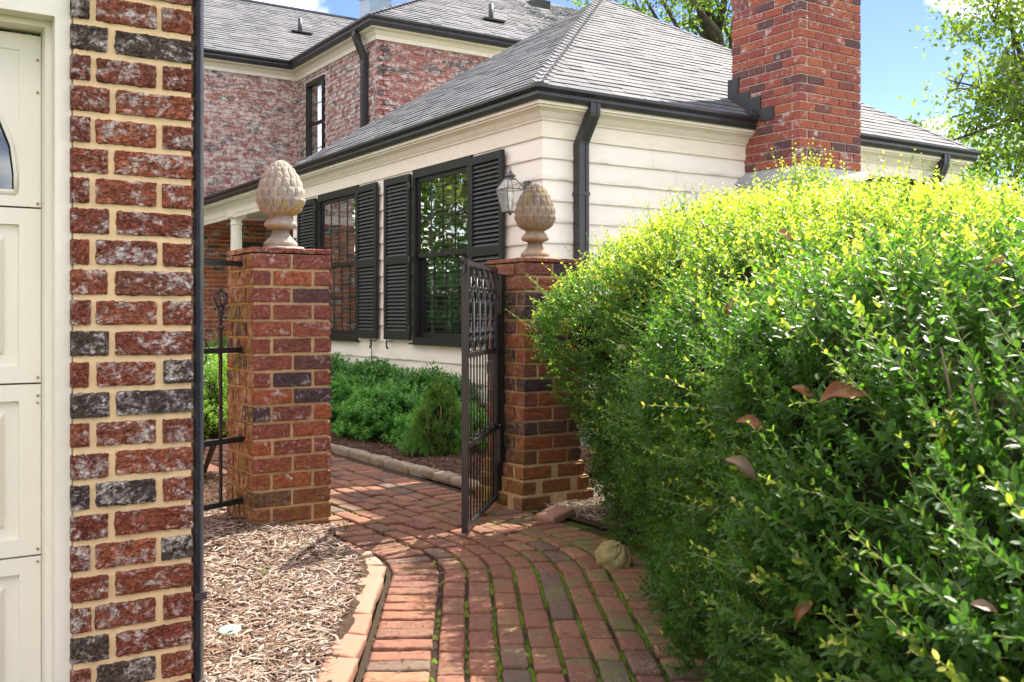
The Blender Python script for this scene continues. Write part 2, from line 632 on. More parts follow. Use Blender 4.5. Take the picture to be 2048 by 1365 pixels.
m = NT('border_stone'); pos = m.pos()
col = m.mix(m.ramp(m.noise(pos, 9, 6, .7), [(.35, 0), (.65, 1)]), (.36, .29, .2), (.24, .21, .16))
col = m.mix(m.ramp(m.noise(pos, 60, 5, .7), [(.5, 0), (.7, .6)]), col, (.14, .12, .08))
m.bsdf(col, .9, m.bump(m.noise(pos, 70, 6, .7), .8, .01), .2); M['border_stone'] = m.m


def shingle(name, island):
    m = NT(name); pos = m.pos()
    col = m.ramp(m.rand(island), [(0, (.072, .076, .086)), (.5, (.090, .095, .106)), (1, (.112, .116, .128))])
    col = m.mix(m.ramp(m.noise(pos, 350, 2, .7), [(.4, 0), (.7, 1)]), m.mix(1.0, col, (.55, .55, .55), 'MULTIPLY'), m.mix(1.0, col, (1.5, 1.5, 1.5), 'MULTIPLY'))
    n = m.noise(pos, 2.2, 4, .6)
    col = m.mix(m.ramp(n, [(.4, 0), (.7, .35)]), col, (.22, .21, .20))
    m.bsdf(col, .8, m.bump(m.noise(pos, 300, 3, .7), .5, .003), .35)
    return m.m


M['shingle'] = shingle('shingle', False)
M['shingle_i'] = shingle('shingle_i', True)


def glass(name, tint, base=.10):
    m = NT(name)
    fr = m.n("ShaderNodeFresnel"); fr.inputs['IOR'].default_value = 1.6
    fac = m.math('ADD', m.math('MULTIPLY', fr.outputs[0], 2.4), base, clamp=True)
    tr = m.n("ShaderNodeBsdfTransparent"); tr.inputs['Color'].default_value = (*tint, 1)
    gl = m.n("ShaderNodeBsdfGlossy"); gl.inputs['Roughness'].default_value = 0.01
    gl.inputs['Color'].default_value = (.95, 1, .97, 1)
    b = m.bump(m.noise(m.pos(), 2.5, 2, .5), .06, .02)
    m.set(gl.inputs['Normal'], b)
    ms = m.n("ShaderNodeMixShader")
    m.set(ms.inputs[0], fac); m.t.links.new(tr.outputs[0], ms.inputs[1]); m.t.links.new(gl.outputs[0], ms.inputs[2])
    m.t.links.new(ms.outputs[0], m.out.inputs['Surface'])
    return m.m


M['glass'] = glass('window_glass', (.80, .88, .86), .10)
m = NT('lamp_glass')
tr = m.n("ShaderNodeBsdfTransparent"); df = m.n("ShaderNodeBsdfTranslucent"); df.inputs['Color'].default_value = (.8, .8, .78, 1)
d2 = m.n("ShaderNodeBsdfDiffuse"); d2.inputs['Color'].default_value = (.8, .8, .78, 1)
a1 = m.n("ShaderNodeMixShader"); a1.inputs[0].default_value = .5; m.t.links.new(df.outputs[0], a1.inputs[1]); m.t.links.new(d2.outputs[0], a1.inputs[2])
a2 = m.n("ShaderNodeMixShader"); a2.inputs[0].default_value = .26; m.t.links.new(tr.outputs[0], a2.inputs[1]); m.t.links.new(a1.outputs[0], a2.inputs[2])
gl = m.n("ShaderNodeBsdfGlossy"); gl.inputs['Roughness'].default_value = .08
a3 = m.n("ShaderNodeMixShader"); a3.inputs[0].default_value = .06; m.t.links.new(a2.outputs[0], a3.inputs[1]); m.t.links.new(gl.outputs[0], a3.inputs[2])
m.t.links.new(a3.outputs[0], m.out.inputs['Surface']); M['lamp_glass'] = m.m
M['door_glass'] = glass('door_glass', (.25, .28, .32), .02)


def leaf_mat(name, dark, mid, light, tip=None, trans=.45, gloss=.35, rough=.35):
    m = NT(name)
    at = m.n("ShaderNodeAttribute"); at.attribute_name = 'tint'
    rnd = m.n("ShaderNodeNewGeometry").outputs['Random Per Island']
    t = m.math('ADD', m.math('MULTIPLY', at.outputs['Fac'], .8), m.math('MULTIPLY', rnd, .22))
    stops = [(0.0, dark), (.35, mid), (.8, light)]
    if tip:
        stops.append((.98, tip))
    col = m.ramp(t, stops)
    p = m.n("ShaderNodeBsdfPrincipled")
    m.set(p.inputs['Base Color'], col)
    p.inputs['Roughness'].default_value = rough
    p.inputs['Specular IOR Level'].default_value = gloss
    tl = m.n("ShaderNodeBsdfTranslucent")
    m.set(tl.inputs['Color'], m.mix(1.0, col, (1.9, 2.0, .9), 'MULTIPLY'))
    ms = m.n("ShaderNodeMixShader"); ms.inputs[0].default_value = trans
    m.t.links.new(p.outputs[0], ms.inputs[1]); m.t.links.new(tl.outputs[0], ms.inputs[2])
    m.t.links.new(ms.outputs[0], m.out.inputs['Surface'])
    return m.m


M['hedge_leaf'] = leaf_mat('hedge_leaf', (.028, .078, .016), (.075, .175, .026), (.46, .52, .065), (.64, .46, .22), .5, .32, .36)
M['box_leaf'] = leaf_mat('box_leaf', (.025, .10, .025), (.07, .22, .045), (.19, .40, .08), None, .4, .4, .4)
M['box_leaf_bright'] = leaf_mat('box_leaf_bright', (.06, .13, .02), (.12, .24, .03), (.30, .42, .07), None, .45, .4, .4)
M['gloss_leaf'] = leaf_mat('gloss_leaf', (.02, .08, .015), (.045, .15, .03), (.12, .29, .05), None, .3, .6, .28)
M['yew_leaf'] = leaf_mat('yew_leaf', (.03, .08, .012), (.07, .15, .02), (.16, .28, .04), None, .4, .3, .45)
M['tree_leaf'] = leaf_mat('tree_leaf', (.05, .10, .02), (.10, .17, .03), (.24, .30, .05), None, .5, .35, .4)
M['tree_leaf_far'] = leaf_mat('tree_leaf_far', (.08, .14, .07), (.12, .20, .08), (.2, .28, .09), None, .45, .3, .5)

m = NT('bark'); pos = m.pos()
col = m.mix(m.ramp(m.noise(m.mapv(pos, (1, 1, .3)), 14, 6, .7), [(.35, 0), (.65, 1)]), (.13, .105, .08), (.06, .045, .035))
m.bsdf(col, .9, m.bump(m.noise(m.mapv(pos, (1, 1, .3)), 24, 6, .7), .8, .02), .2); M['bark'] = m.m
m = NT('stem_green'); m.bsdf((.20, .22, .07), .6, None, .3); M['stem'] = m.m
m = NT('twig'); m.bsdf((.16, .11, .07), .8, None, .2); M['twig'] = m.m
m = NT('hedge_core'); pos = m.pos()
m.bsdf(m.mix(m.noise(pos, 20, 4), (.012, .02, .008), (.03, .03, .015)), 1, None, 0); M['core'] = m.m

for nm, st in (('mulch_light', [(0, (.08, .05, .035)), (.25, (.22, .15, .11)), (.5, (.36, .29, .235)), (.85, (.50, .43, .36)), (1, (.24, .13, .08))]),
               ('mulch_dark', [(0, (.05, .028, .018)), (.4, (.10, .055, .035)), (.8, (.17, .10, .065)), (1, (.27, .15, .085))])):
    m = NT(nm); pos = m.pos()
    col = m.ramp(m.rand(True), st)
    col = m.mix(m.ramp(m.noise(pos, 220, 3, .6), [(.4, 0), (.7, .5)]), col, m.mix(1.0, col, (.5, .45, .42), 'MULTIPLY'))
    m.bsdf(col, .85, m.bump(m.noise(pos, 300, 3, .6), .5, .002), .25); M[nm] = m.m
m = NT('soil'); pos = m.pos()
m.bsdf(m.mix(m.noise(pos, 18, 6, .7), (.05, .032, .022), (.12, .08, .055)), .95, m.bump(m.noise(pos, 60, 6, .7), 1, .02), .1); M['soil'] = m.m
m = NT('joint'); pos = m.pos()
x, y, z = m.sep(pos)
damp = m.math('SUBTRACT', m.math('SUBTRACT', x, m.math('MULTIPLY', y, .587)), -.15)
dm = m.ramp(damp, [(.10, .0), (.45, .9)])
nn = m.ramp(m.noise(pos, 7, 5, .65), [(.40, 0), (.56, 1)])
col = m.mix(m.noise(pos, 60, 4), (.04, .028, .02), (.11, .08, .055))
col = m.mix(m.math('MULTIPLY', nn, dm), col, m.mix(m.noise(pos, 90, 3), (.055, .11, .008), (.16, .26, .02)))
m.bsdf(col, .95, m.bump(m.noise(pos, 260, 4, .7), 1, .012), .1); M['joint'] = m.m
m = NT('moss'); pos = m.pos()
m.bsdf(m.mix(m.noise(pos, 90, 3), (.07, .13, .01), (.18, .28, .03)), .95, m.bump(m.noise(pos, 400, 3, .7), 1, .004), .1); M['moss'] = m.m
m = NT('lawn'); pos = m.pos()
m.bsdf(m.mix(m.noise(pos, 2, 6, .7), (.05, .09, .02), (.12, .14, .05)), .95, m.bump(m.noise(pos, 60, 5, .7), 1, .03), .1); M['lawn'] = m.m
m = NT('dead_leaf'); pos = m.pos()
col = m.mix(m.ramp(m.noise(pos, 30, 4), [(.35, 0), (.65, 1)]), (.17, .055, .015), (.26, .12, .045))
m.bsdf(col, .5, m.bump(m.noise(pos, 120, 4), .3, .002), .5); M['dead_leaf'] = m.m
m = NT('dead_leaf_pale'); pos = m.pos()
m.bsdf(m.mix(m.noise(pos, 30, 4), (.26, .18, .11), (.15, .09, .055)), .5, None, .5); M['dead_leaf_pale'] = m.m

# ------------------------------------------------------------ ground
g = MB()
g.add([[-150, -150, -.045], [250, -150, -.045], [250, 250, -.045], [-150, 250, -.045]], [[0, 1, 2, 3]])
tag(ob('ground', g.mesh('ground', M['lawn'])), kind='structure')

# brick path geometry -----------------------------------------------------
HD = Vector((.506, .862)).normalized()
CC = Vector((1.10, 4.27)); R0 = .90
ANG = math.atan2(HD.x, HD.y)


def path_pt(wd, s):
    """s = 0 at the end of the bend (heading +Y from there), negative towards the camera. wd = distance right of the left edge."""
    r = R0 + wd
    if s >= 0:
        return Vector((CC.x + r, CC.y + s)), 0.0
    arc = r * ANG
    if s > -arc:
        a = s / r
        return Vector((CC.x + r * math.cos(a), CC.y + r * math.sin(a))), -a
    p = Vector((CC.x + r * math.cos(-ANG), CC.y + r * math.sin(-ANG)))
    return p + HD * (s + arc), ANG


def path_poly(w0, w1, z, ext=8.2, back=-3.6):
    L, Rr = [], []
    n = 24
    ss = [ext, ext * .5, 0] + [-(R0 + .6) * ANG * k / n for k in range(1, n + 1)]
    for q, lst in ((w0, L), (w1, Rr)):
        r = R0 + q
        lst.append(path_pt(q, ext)[0]); lst.append(path_pt(q, 0)[0])
        for k in range(1, n + 1):
            lst.append(path_pt(q, -r * ANG * k / n)[0])
        lst.append(path_pt(q, -r * ANG + back)[0])
    V = [[p.x, p.y, z] for p in L] + [[p.x, p.y, z] for p in Rr]
    k = len(L)
    return V, [[i, i + 1, k + i + 1, k + i] for i in range(k - 1)]


path = thing('brick_path', None, None, (2, 4, 0), kind='structure')
path['label'] = 'curved walkway of mossy red clay bricks passing through the open iron gate'
V, F = path_poly(-.02, 1.34, -.010)
ob('joint_bed', fast_mesh('joint_bed', V, F, [M['joint']]), path)

cols = [(-1, 0.0, .21)] + [(0, .222 + i * .101, .096) for i in range(7)] + [(-1, .932, .205)]
bricks = []      # (center, rot, len, wid)
for kind, w0, wd in cols:
    wc = w0 + wd / 2
    r = R0 + wc
    if kind == -1:
        step = .106
        s = -r * ANG - 3.3
        lim = 8.0 if w0 == 0 else 8.0
        while s < lim:
            p, a = path_pt(wc, s)
            if not (w0 == 0 and s > .45 and False):
                bricks.append((p, -a, wd - .012, step - .015 + random.uniform(-.003, .002), True))
            s += step
    else:
        step = .214
        s = -r * ANG - 3.3 + random.uniform(0, .2)
        while s < 8.0:
            p, a = path_pt(wc, s)
            ln = step - .012 + random.uniform(-.004, .003)
            bricks.append((p, -a, wd - .008 + random.uniform(-.003, .002), ln - .009, False))
            s += step
F2 = Vector((math.sin(R(33.1)), math.cos(R(33.1)))); R2 = Vector((F2.y, -F2.x))


def proj(p, z=0.0):
    d = p[0] * F2.x + p[1] * F2.y
    if d < .05:
        return None
    return (1024 + 2007 * (p[0] * R2.x + p[1] * R2.y) / d, 633 + 2007 * (1.1 - z) / d, d)


vis = []
rest = []
for b in bricks:
    q = proj(b[0])
    if q and 380 < q[0] < 1480 and 640 < q[1] < 1500:
        vis.append((q[2], b))
    elif q and q[2] > 1.2:
        rest.append(b)
vis.sort(key=lambda t: t[0])
near = [b for _, b in vis[:300]]
rest += [b for _, b in vis[300:]]
var_s = [fast_mesh('path_brick_mesh', *rbox(.193, .085, .06, .007, (6, 3, 1), .0017, 100 + i), [M['path_brick']], True) for i in range(8)]
for i, (p, rz, lx, ly, cross) in enumerate(near):
    o = ob('brick', random.choice(var_s), path, (p.x, p.y, -.026 + random.uniform(-.004, .005)), (R(random.uniform(-1.3, 1.3)), R(random.uniform(-1.3, 1.3)), rz + (0 if cross else R(90)) + R(random.uniform(-1, 1))))
    o.scale = ((lx if cross else ly) / .193, (ly if cross else lx) / .085, 1)
mb = MB()
for i, (p, rz, lx, ly, cross) in enumerate(rest):
    V, F = rbox(lx, ly, .06, .007, (1, 1, 1), .001, i)
    ca, sa = math.cos(rz), math.sin(rz)
    V = V @ np.array([[ca, sa, 0], [-sa, ca, 0], [0, 0, 1]]) + np.array([p.x, p.y, -.028 + random.uniform(-.003, .003)])
    mb.add(V, F)
ob('far_bricks', mb.mesh('far_bricks', M['path_brick_i'], True), path, kind='stuff')

# moss cushions in the joints, a real low relief
mb = MB()
for i in range(4200):
    wq = random.choice([.216 + k * .101 for k in range(8)] + [.93]) + random.gauss(0, .003)
    if random.random() < .25:
        wq = random.uniform(.25, 1.13)
    if random.random() > (wq * 1.1) ** 1.2 + .05:
        continue
    s = random.uniform(-3.2, 1.0)
    if (math.sin(s * 5.1 + wq * 9) + math.sin(s * 11.3 - wq * 17)) < -.2:
        continue
    p, a = path_pt(wq, s)
    rr = random.uniform(.004, .010)
    n = 6
    V = [[p.x, p.y, random.uniform(.001, .006)]] + [[p.x + rr * math.cos(k * 2 * math.pi / n) * random.uniform(.7, 1.3), p.y + rr * 1.6 * math.sin(k * 2 * math.pi / n) * random.uniform(.7, 1.3), -.011] for k in range(n)]
    mb.add(V, [[0, 1 + k, 1 + (k + 1) % n] for k in range(n)])
ob('moss', mb.mesh('moss', M['moss'], True), path, kind='stuff')


# mulch beds ---------------------------------------------------------------
def hash_noise(x, y):
    return (np.sin(x * 7.3 + y * 3.1) + np.sin(x * 3.7 - y * 8.9 + 1.3) + np.sin(x * 13.1 + y * 11.7 + .7) * .5) / 2.5


def mulch_z(x, y):
    """left bed: a low bank against the pillar"""
    b = np.exp(-(((x - 1.45) / .6) ** 2 + ((y - 4.75) / .7) ** 2)) * .06
    return .022 + b + hash_noise(x, y) * .012


def edge_left(y):
    """x of the path's left edge at y"""
    if y > CC.y: return CC.x + R0
    yb = CC.y + R0 * math.sin(-ANG)
    if y > yb:
        return CC.x + math.sqrt(max(0, R0 ** 2 - (y - CC.y) ** 2))
    return CC.x + R0 * math.cos(-ANG) + (y - yb) * HD.x / HD.y


xs = np.linspace(-.3, 2.2, 70); ys = np.linspace(1.3, 9, 160)
X, Y = np.meshgrid(xs, ys)
eg = np.array([edge_left(v) for v in ys])[:, None] - np.where(Y < 4.6, .09, .01)
X2 = np.minimum(X, eg)
Z = mulch_z(X2, Y)
Z = np.where(X >= eg, -.03, Z)
V = np.stack([X2, Y, Z], -1).reshape(-1, 3)
ny, nx_ = X.shape
idx = np.arange(ny * nx_).reshape(ny, nx_)
F = np.stack([idx[:-1, :-1], idx[:-1, 1:], idx[1:, 1:], idx[1:, :-1]], -1).reshape(-1, 4)
tag(ob('mulch_bed', fast_mesh('mulch_bed', V, F, [M['soil']], True)), kind='structure')


def chips(name, P, L, W, mat, up=.25, seed=0):
    r = np.random.default_rng(seed)
    n = len(P)
    a = r.uniform(0, 2 * np.pi, n)
    pit = r.normal(0, up, n)
    D = np.stack([np.cos(a) * np.cos(pit), np.sin(a) * np.cos(pit), np.sin(pit)], -1)
    S = np.cross(D, np.stack([r.normal(0, .35, n), r.normal(0, .35, n), np.ones(n)], -1))
    S /= np.linalg.norm(S, axis=1)[:, None]
    N = np.cross(S, D)
    bend = (r.normal(0, .06, n) * L)[:, None]
    L = L[:, None]; W = W[:, None]
    t = W * .35
    ring = []
    for u, ws, b in ((-.5, .35, 0), (0, 1, 1), (.5, .3, 0)):
        c = P + D * L * u + N * bend * b
        wv = r.uniform(.7, 1.2, (n, 1)) * ws
        ring.append(np.stack([c + S * W * .5 * wv, c + N * t * ws, c - S * W * .5 * wv], 1))
    V = np.concatenate(ring, 1)     # n, 9, 3
    f = np.array([[0, 1, 4, 3], [1, 2, 5, 4], [3, 4, 7, 6], [4, 5, 8, 7]])
    F = (f[None] + (np.arange(n) * 9)[:, None, None]).reshape(-1, 4)
    return fast_mesh(name, V.reshape(-1, 3), F, [mat])


def bed_points(n, x0, x1, y0, y1, ok, zf, seed):
    r = np.random.default_rng(seed)
    x = r.uniform(x0, x1, n); y = r.uniform(y0, y1, n)
    k = ok(x, y)
    x, y = x[k], y[k]
    return np.stack([x, y, zf(x, y) + r.uniform(.0, .016, len(x))], -1)


edge_v = np.vectorize(edge_left)
P = bed_points(42000, .6, 2.05, 1.9, 5.6, lambda x, y: (x < edge_v(y) - np.where(y < 4.6, .150, 0) + rng.normal(0, .012, len(x))) & ~((x > 1.6) & (y > 4.73) & (y < 5.14)), mulch_z, 3)
r_ = np.random.default_rng(5)
L = r_.gamma(3.5, .014, len(P)).clip(.015, .13); W = r_.uniform(.003, .013, len(P))
tag(ob('mulch', chips('mulch', P, L, W, M['mulch_light'], .13, 6)), 'pale shredded bark mulch covering the bed left of the brick path', 'mulch', kind='stuff')
P = bed_points(4200, .6, 2.05, 1.9, 5.6, lambda x, y: (x < edge_v(y) - np.where(y < 4.6, .13, 0) + rng.normal(0, .02, len(x))) & ~((x > 1.6) & (y > 4.73) & (y < 5.14)), lambda x, y: mulch_z(x, y) + .004, 4)
tag(ob('mulch', chips('mulch', P, r_.gamma(3, .013, len(P)).clip(.01, .12), r_.uniform(.003, .016, len(P)), M['mulch_dark'], .12, 7)), 'darker bark pieces mixed through the pale mulch left of the path', 'mulch', kind='stuff')
P = bed_points(9000, .9, 2.0, 5.1, 8.5, lambda x, y: x < 1.99, mulch_z, 13)
L = r_.gamma(4, .012, len(P)); W = r_.uniform(.004, .012, len(P))
tag(ob('mulch', chips('mulch', P, L, W, M['mulch_dark'], .3, 16)), 'dark brown bark mulch behind the iron fence at the left pillar', 'mulch', kind='stuff')


def bed2_z(x, y):
    return .03 + hash_noise(x, y) * .012 + np.clip((x - 3.3) * .05, 0, .06)


V, F = [], []
xs = np.linspace(3.30, 4.75, 30); ys = np.linspace(5.2, 16, 110)
X, Y = np.meshgrid(xs, ys); Z = bed2_z(X, Y)
V = np.stack([X, Y, Z], -1).reshape(-1, 3)
idx = np.arange(X.size).reshape(X.shape)
F = np.stack([idx[:-1, :-1], idx[:-1, 1:], idx[1:, 1:], idx[1:, :-1]], -1).reshape(-1, 4)
tag(ob('shrub_bed', fast_mesh('shrub_bed', V, F, [M['soil']], True)), kind='structure')
P = bed_points(14000, 3.34, 4.7, 5.2, 11, lambda x, y: x > 3.3, bed2_z, 23)
L = r_.gamma(4, .012, len(P)); W = r_.uniform(.004, .012, len(P))
tag(ob('mulch', chips('mulch', P, L, W, M['mulch_dark'], .3, 26)), 'dark brown bark mulch under the green shrubs along the white wall', 'mulch', kind='stuff')
# bed right of the right pillar
mb = MB(); mb.add([[3.22, 3.2, .008], [6.6, 3.2, .008], [6.6, 6.1, .008], [3.22, 6.1, .008]], [[0, 1, 2, 3]])
tag(ob('hedge_bed', mb.mesh('hedge_bed', M['soil'])), kind='structure')
P = bed_points(16000, 3.15, 4.9, 3.7, 5.5, lambda x, y: (x > 3.26) & ~((x < 3.58) & (y > 4.72) & (y < 5.15)), lambda x, y: .02 + hash_noise(x, y) * .012, 33)
L = r_.gamma(4, .010, len(P)).clip(.015, .1); W = r_.uniform(.0025, .0075, len(P))
tag(ob('mulch', chips('mulch', P, L, W, M['mulch_light'], .2, 36)), 'sunlit straw coloured mulch between the right pillar and the hedge', 'mulch', kind='stuff')

# edging bricks along the left of the path -----------------------------------
edg = thing('brick_edging', 'row of pale orange edging bricks bordering the pale mulch bed', 'edging', (1.8, 3.8, 0))
eo = fast_mesh('edging_mesh', *rbox(.228, .095, .06, .008, (5, 3, 1), .0016, 77), [M['edging_brick']], True)
s = .32
r = R0 - .082
while s > -3.0:
    # walk the offset curve on the inside of the bend
    if s >= 0:
        p = Vector((CC.x + r, CC.y + s)); a = 0
    elif s > -r * ANG * 1.0:
        a = s / r; p = Vector((CC.x + r * math.cos(a), CC.y + r * math.sin(a))); a = -a
    else:
        a = ANG; p = Vector((CC.x + r * math.cos(-ANG), CC.y + r * math.sin(-ANG))) + HD * (s + r * ANG)
    jit = random.uniform(-.008, .008)
    nrm = Vector((math.cos(-a), math.sin(-a)))
    if s > .1: nrm_off = .02
    o = ob('brick', eo, edg, (p.x + nrm.x * jit, p.y + nrm.y * jit, -.014 + random.uniform(-.003, .006)), (R(random.uniform(-3, 3)+5), R(random.uniform(-2, 2)), R(90) - a + R(random.uniform(-5, 5))))
    o.scale = (random.uniform(.96, 1.02), random.uniform(1.0, 1.1), 1)
    s -= .236
# loose pale brick by the right pillar
o = ob('paving_stone', fast_mesh('paving_stone', *rbox(.20, .12, .05, .01, (4, 3, 1), .002, 5), [M['edging_brick']], True), None, (3.17, 4.44, .02), (R(4), R(-6), R(20)))
tag(o, 'pale loose paving brick lying at the foot of the right pillar', 'paving stone')

# stone border beyond the gate
bord = thing('stone_border', 'low border of rough tan stones between path and shrub bed', 'stone border', (3.3, 7, 0))
y = 4.9
i = 0
while y < 12:
    ln = random.uniform(.22, .42)
    me = fast_mesh('stone_mesh', *rbox(ln - .012, .085, .12, .016, (6, 3, 2), .0045, 300 + i), [M['border_stone']], True)
    ob('stone', me, bord, (3.285 + .012 * math.sin(y * 1.3) + random.uniform(-.008, .008), y + ln / 2, -.010 + random.uniform(-.008, .006)), (R(random.uniform(-4, 4)), R(random.uniform(-2, 2)), R(90 + random.uniform(-3, 3))))
    y += ln
    i += 1

# ------------------------------------------------------------ brick pillars
CO = .083


def pillar(x0, y0, label, mat, mort, batter, seed):
    t = thing('brick_pillar', label, 'pillar', (x0 + .205, y0 + .205, 0), group='brick gate pillars')
    rnd = random.Random(seed)
    W = .41
    mcore = MB().b2(np.array([x0 + .011, y0 + .011, -.1]), np.array([x0 + W - .011, y0 + W - .011, 1.405]))
    if batter:
        for k in range(3):
            e = (3 - k) * .017
            mcore.b2(np.array([x0 - e + .011, y0 - e + .011, -.1 + k * .001]), np.array([x0 + W + e - .011, y0 + W + e - .011, (k + 1) * CO + .002]))
    ob('mortar', mcore.mesh('mortar', mort), t)
    vs = {}
    for nm, (l, wd) in {'s': (.1965, .09), 'h': (.092, .09)}.items():
        vs[nm] = [fast_mesh('pillar_brick_mesh', *rbox(l, wd, .070, .005, (6, 3, 3) if nm == 's' else (3, 3, 3), .0013, seed * 50 + i), [mat], False) for i in range(5)]
    for c in range(17):
        z = c * CO + .0415
        e = (3 - c) * .017 if batter and c < 3 else 0
        jx = rnd.uniform(-.0035, .0035); jy = rnd.uniform(-.0035, .0035)
        b = c == 16
        items = []
        if c % 2 == 0:
            # front and back: two stretchers; sides: one stretcher between
            for f in (0, 1):
                yy = y0 + .047 - e if f == 0 else y0 + W - .047 + e
                for q in (0, 1):
                    items.append(('s', x0 + .1005 + q * .209 + (e if q else -e), yy, 0))
            for f in (0, 1):
                xx = x0 + .047 - e if f == 0 else x0 + W - .047 + e
                items.append(('s', xx, y0 + W / 2, 90))
        else:
            for f in (0, 1):
                yy = y0 + .047 - e if f == 0 else y0 + W - .047 + e
                items.append(('s', x0 + W / 2, yy, 0))
            for f in (0, 1):
                xx = x0 + .047 - e if f == 0 else x0 + W - .047 + e
                for q in (0, 1):
                    items.append(('s', xx, y0 + .1005 + q * .209 + (e if q else -e), 90))
        for kind_, cx, cy_, rz in items:
            ob('brick', rnd.choice(vs[kind_]), t, (cx + jx + rnd.uniform(-.0015, .0015), cy_ + jy + rnd.uniform(-.0015, .0015), z + rnd.uniform(-.0015, .0015)),
               (R(rnd.uniform(-.5, .5)), R(rnd.uniform(-.5, .5)) + (math.pi if rnd.random() < .5 else 0), R(rz) + R(rnd.uniform(-.5, .5)) + (math.pi if rnd.random() < .5 else 0)))
    # cap course of thin bricks
    for q in range(5):
        me = fast_mesh('cap_brick_mesh', *rbox(.078, .41, .024, .003, (2, 6, 1), .0009, seed * 9 + q), [mat], False)
        ob('cap_brick', me, t, (x0 + .041 + q * .082, y0 + .205, 1.411 + .012))
    return t


PT = 1.4235
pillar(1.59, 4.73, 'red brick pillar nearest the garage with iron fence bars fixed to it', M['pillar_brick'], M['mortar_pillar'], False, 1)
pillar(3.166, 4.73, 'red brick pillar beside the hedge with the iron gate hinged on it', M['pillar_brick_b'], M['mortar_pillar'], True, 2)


# ------------------------------------------------------------ pineapple finials
def pine_mesh(mat):
    prof = [(.180, .050), (.186, .064), (.2, .085), (.225, .106), (.26, .117), (.3, .1145), (.34, .104), (.38, .087), (.42, .063), (.445, .043), (.460, .022), (.466, .004)]
    pz = np.array([p[0] for p in prof]); pr = np.array([p[1] for p in prof])
    nz_, nth = 150, 200
    zz = np.concatenate([np.linspace(.18, .45, 190), np.linspace(.452, .466, 20)])
    rr = np.interp(zz, pz, pr)
    # smooth the profile
    k = np.ones(9) / 9
    rp_ = np.pad(rr, 4, 'edge'); rr = np.convolve(rp_, k, 'valid')
    th = np.linspace(0, 2 * np.pi, nth, endpoint=False)
    TH, ZZ = np.meshgrid(th, zz); RR = np.repeat(rr[:, None], nth, 1)
    rows = [(.195, .026, 16), (.232, .038, 16), (.280, .042, 16), (.328, .040, 16), (.368, .033, 15), (.401, .026, 13), (.427, .019, 10), (.446, .014, 8), (.459, .009, 6)]
    H = np.zeros_like(RR)
    for i, (zc, hh, n) in enumerate(rows):
        off = (i % 2) * .5
        ph = (TH / (2 * np.pi) * n + off) % 1 - .5
        du = ph * 2 / .94
        dv = (ZZ - zc) / hh
        dv = np.where(dv > 0, dv, dv * .6)
        e = np.abs(du) ** 2.2 + np.abs(dv) ** 2.2
        ins = e < 1
        h = np.where(ins, (.002 + .013 * np.clip((dv + .75) / 1.6, 0, 1)) * (.62 + .38 * np.sqrt(np.clip(1 - e, 0, 1))), 0)
        h *= min(1, .5 + hh / .05)
        H = np.maximum(H, h)
    RR = RR + H - .004
    V = np.stack([RR * np.cos(TH), RR * np.sin(TH), ZZ], -1).reshape(-1, 3)
    ii = np.arange(V.shape[0]).reshape(len(zz), nth)
    F = np.stack([ii[:-1], np.roll(ii[:-1], -1, 1), np.roll(ii[1:], -1, 1), ii[1:]], -1).reshape(-1, 4)
    top = len(V); V = np.vstack([V, [[0, 0, .4665]]])
    T = np.stack([np.full(nth, top), ii[-1], np.roll(ii[-1], -1)], -1)
    return fast_mesh('pineapple_mesh', V, [F, T], [mat], True)


def finial(x, y, label, mat, rz):
    t = thing('pineapple_finial', label, 'finial', (x, y, PT), rz, group='pineapple finials on the pillars')
    ob('scaly_fruit', pine_mesh(mat), t, (0, 0, 0), local=True)
    mb = MB()
    n = 64
    prof = [(.024, .0), (.026, .079), (.032, .084), (.044, .085), (.052, .079), (.066, .064), (.082, .051), (.1, .043), (.112, .044), (.118, .052), (.122, .070), (.130, .080), (.141, .083), (.152, .076), (.164, .064), (.174, .056), (.186, .054)]
    V, F = [], []
    for z_, r_v in prof:
        for k in range(n):
            a = 2 * math.pi * k / n
            lobe = 1 + (.045 * abs(math.sin(a * 4)) - .03 if .116 < z_ < .17 else 0)
            V.append([r_v * lobe * math.cos(a), r_v * lobe * math.sin(a), z_])
    for i in range(len(prof) - 1):
        for k in range(n):
            F.append([i * n + k, i * n + (k + 1) % n, (i + 1) * n + (k + 1) % n, (i + 1) * n + k])
    ob('stem', fast_mesh('finial_stem', V, F, [mat], True), t, (0, 0, 0), local=True)
    V, F = rbox(.188, .188, .028, .010, (6, 6, 2), .0006, 5)
    o = ob('plinth', fast_mesh('finial_plinth', V, F, [mat], True), t, (0, 0, .0135), local=True)
    o.rotation_euler = (0, 0, -rz)
    return t


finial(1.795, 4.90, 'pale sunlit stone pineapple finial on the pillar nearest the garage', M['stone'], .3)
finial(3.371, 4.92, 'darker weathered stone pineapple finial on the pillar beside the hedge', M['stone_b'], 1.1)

# ------------------------------------------------------------ iron gate
hx, hy = 3.115, 4.955
fx, fy = 2.505, 4.27
gw = math.hypot(fx - hx, fy - hy)
gate = thing('iron_gate', 'open black wrought iron gate with arches and collared spindles between the pillars', 'gate', (hx, hy, 0), math.atan2(fy - hy, fx - hx))


def G(name, mb, smooth=False):
    return ob(name, mb.mesh(name, M['iron'], smooth), gate, (0, 0, 0), local=True)


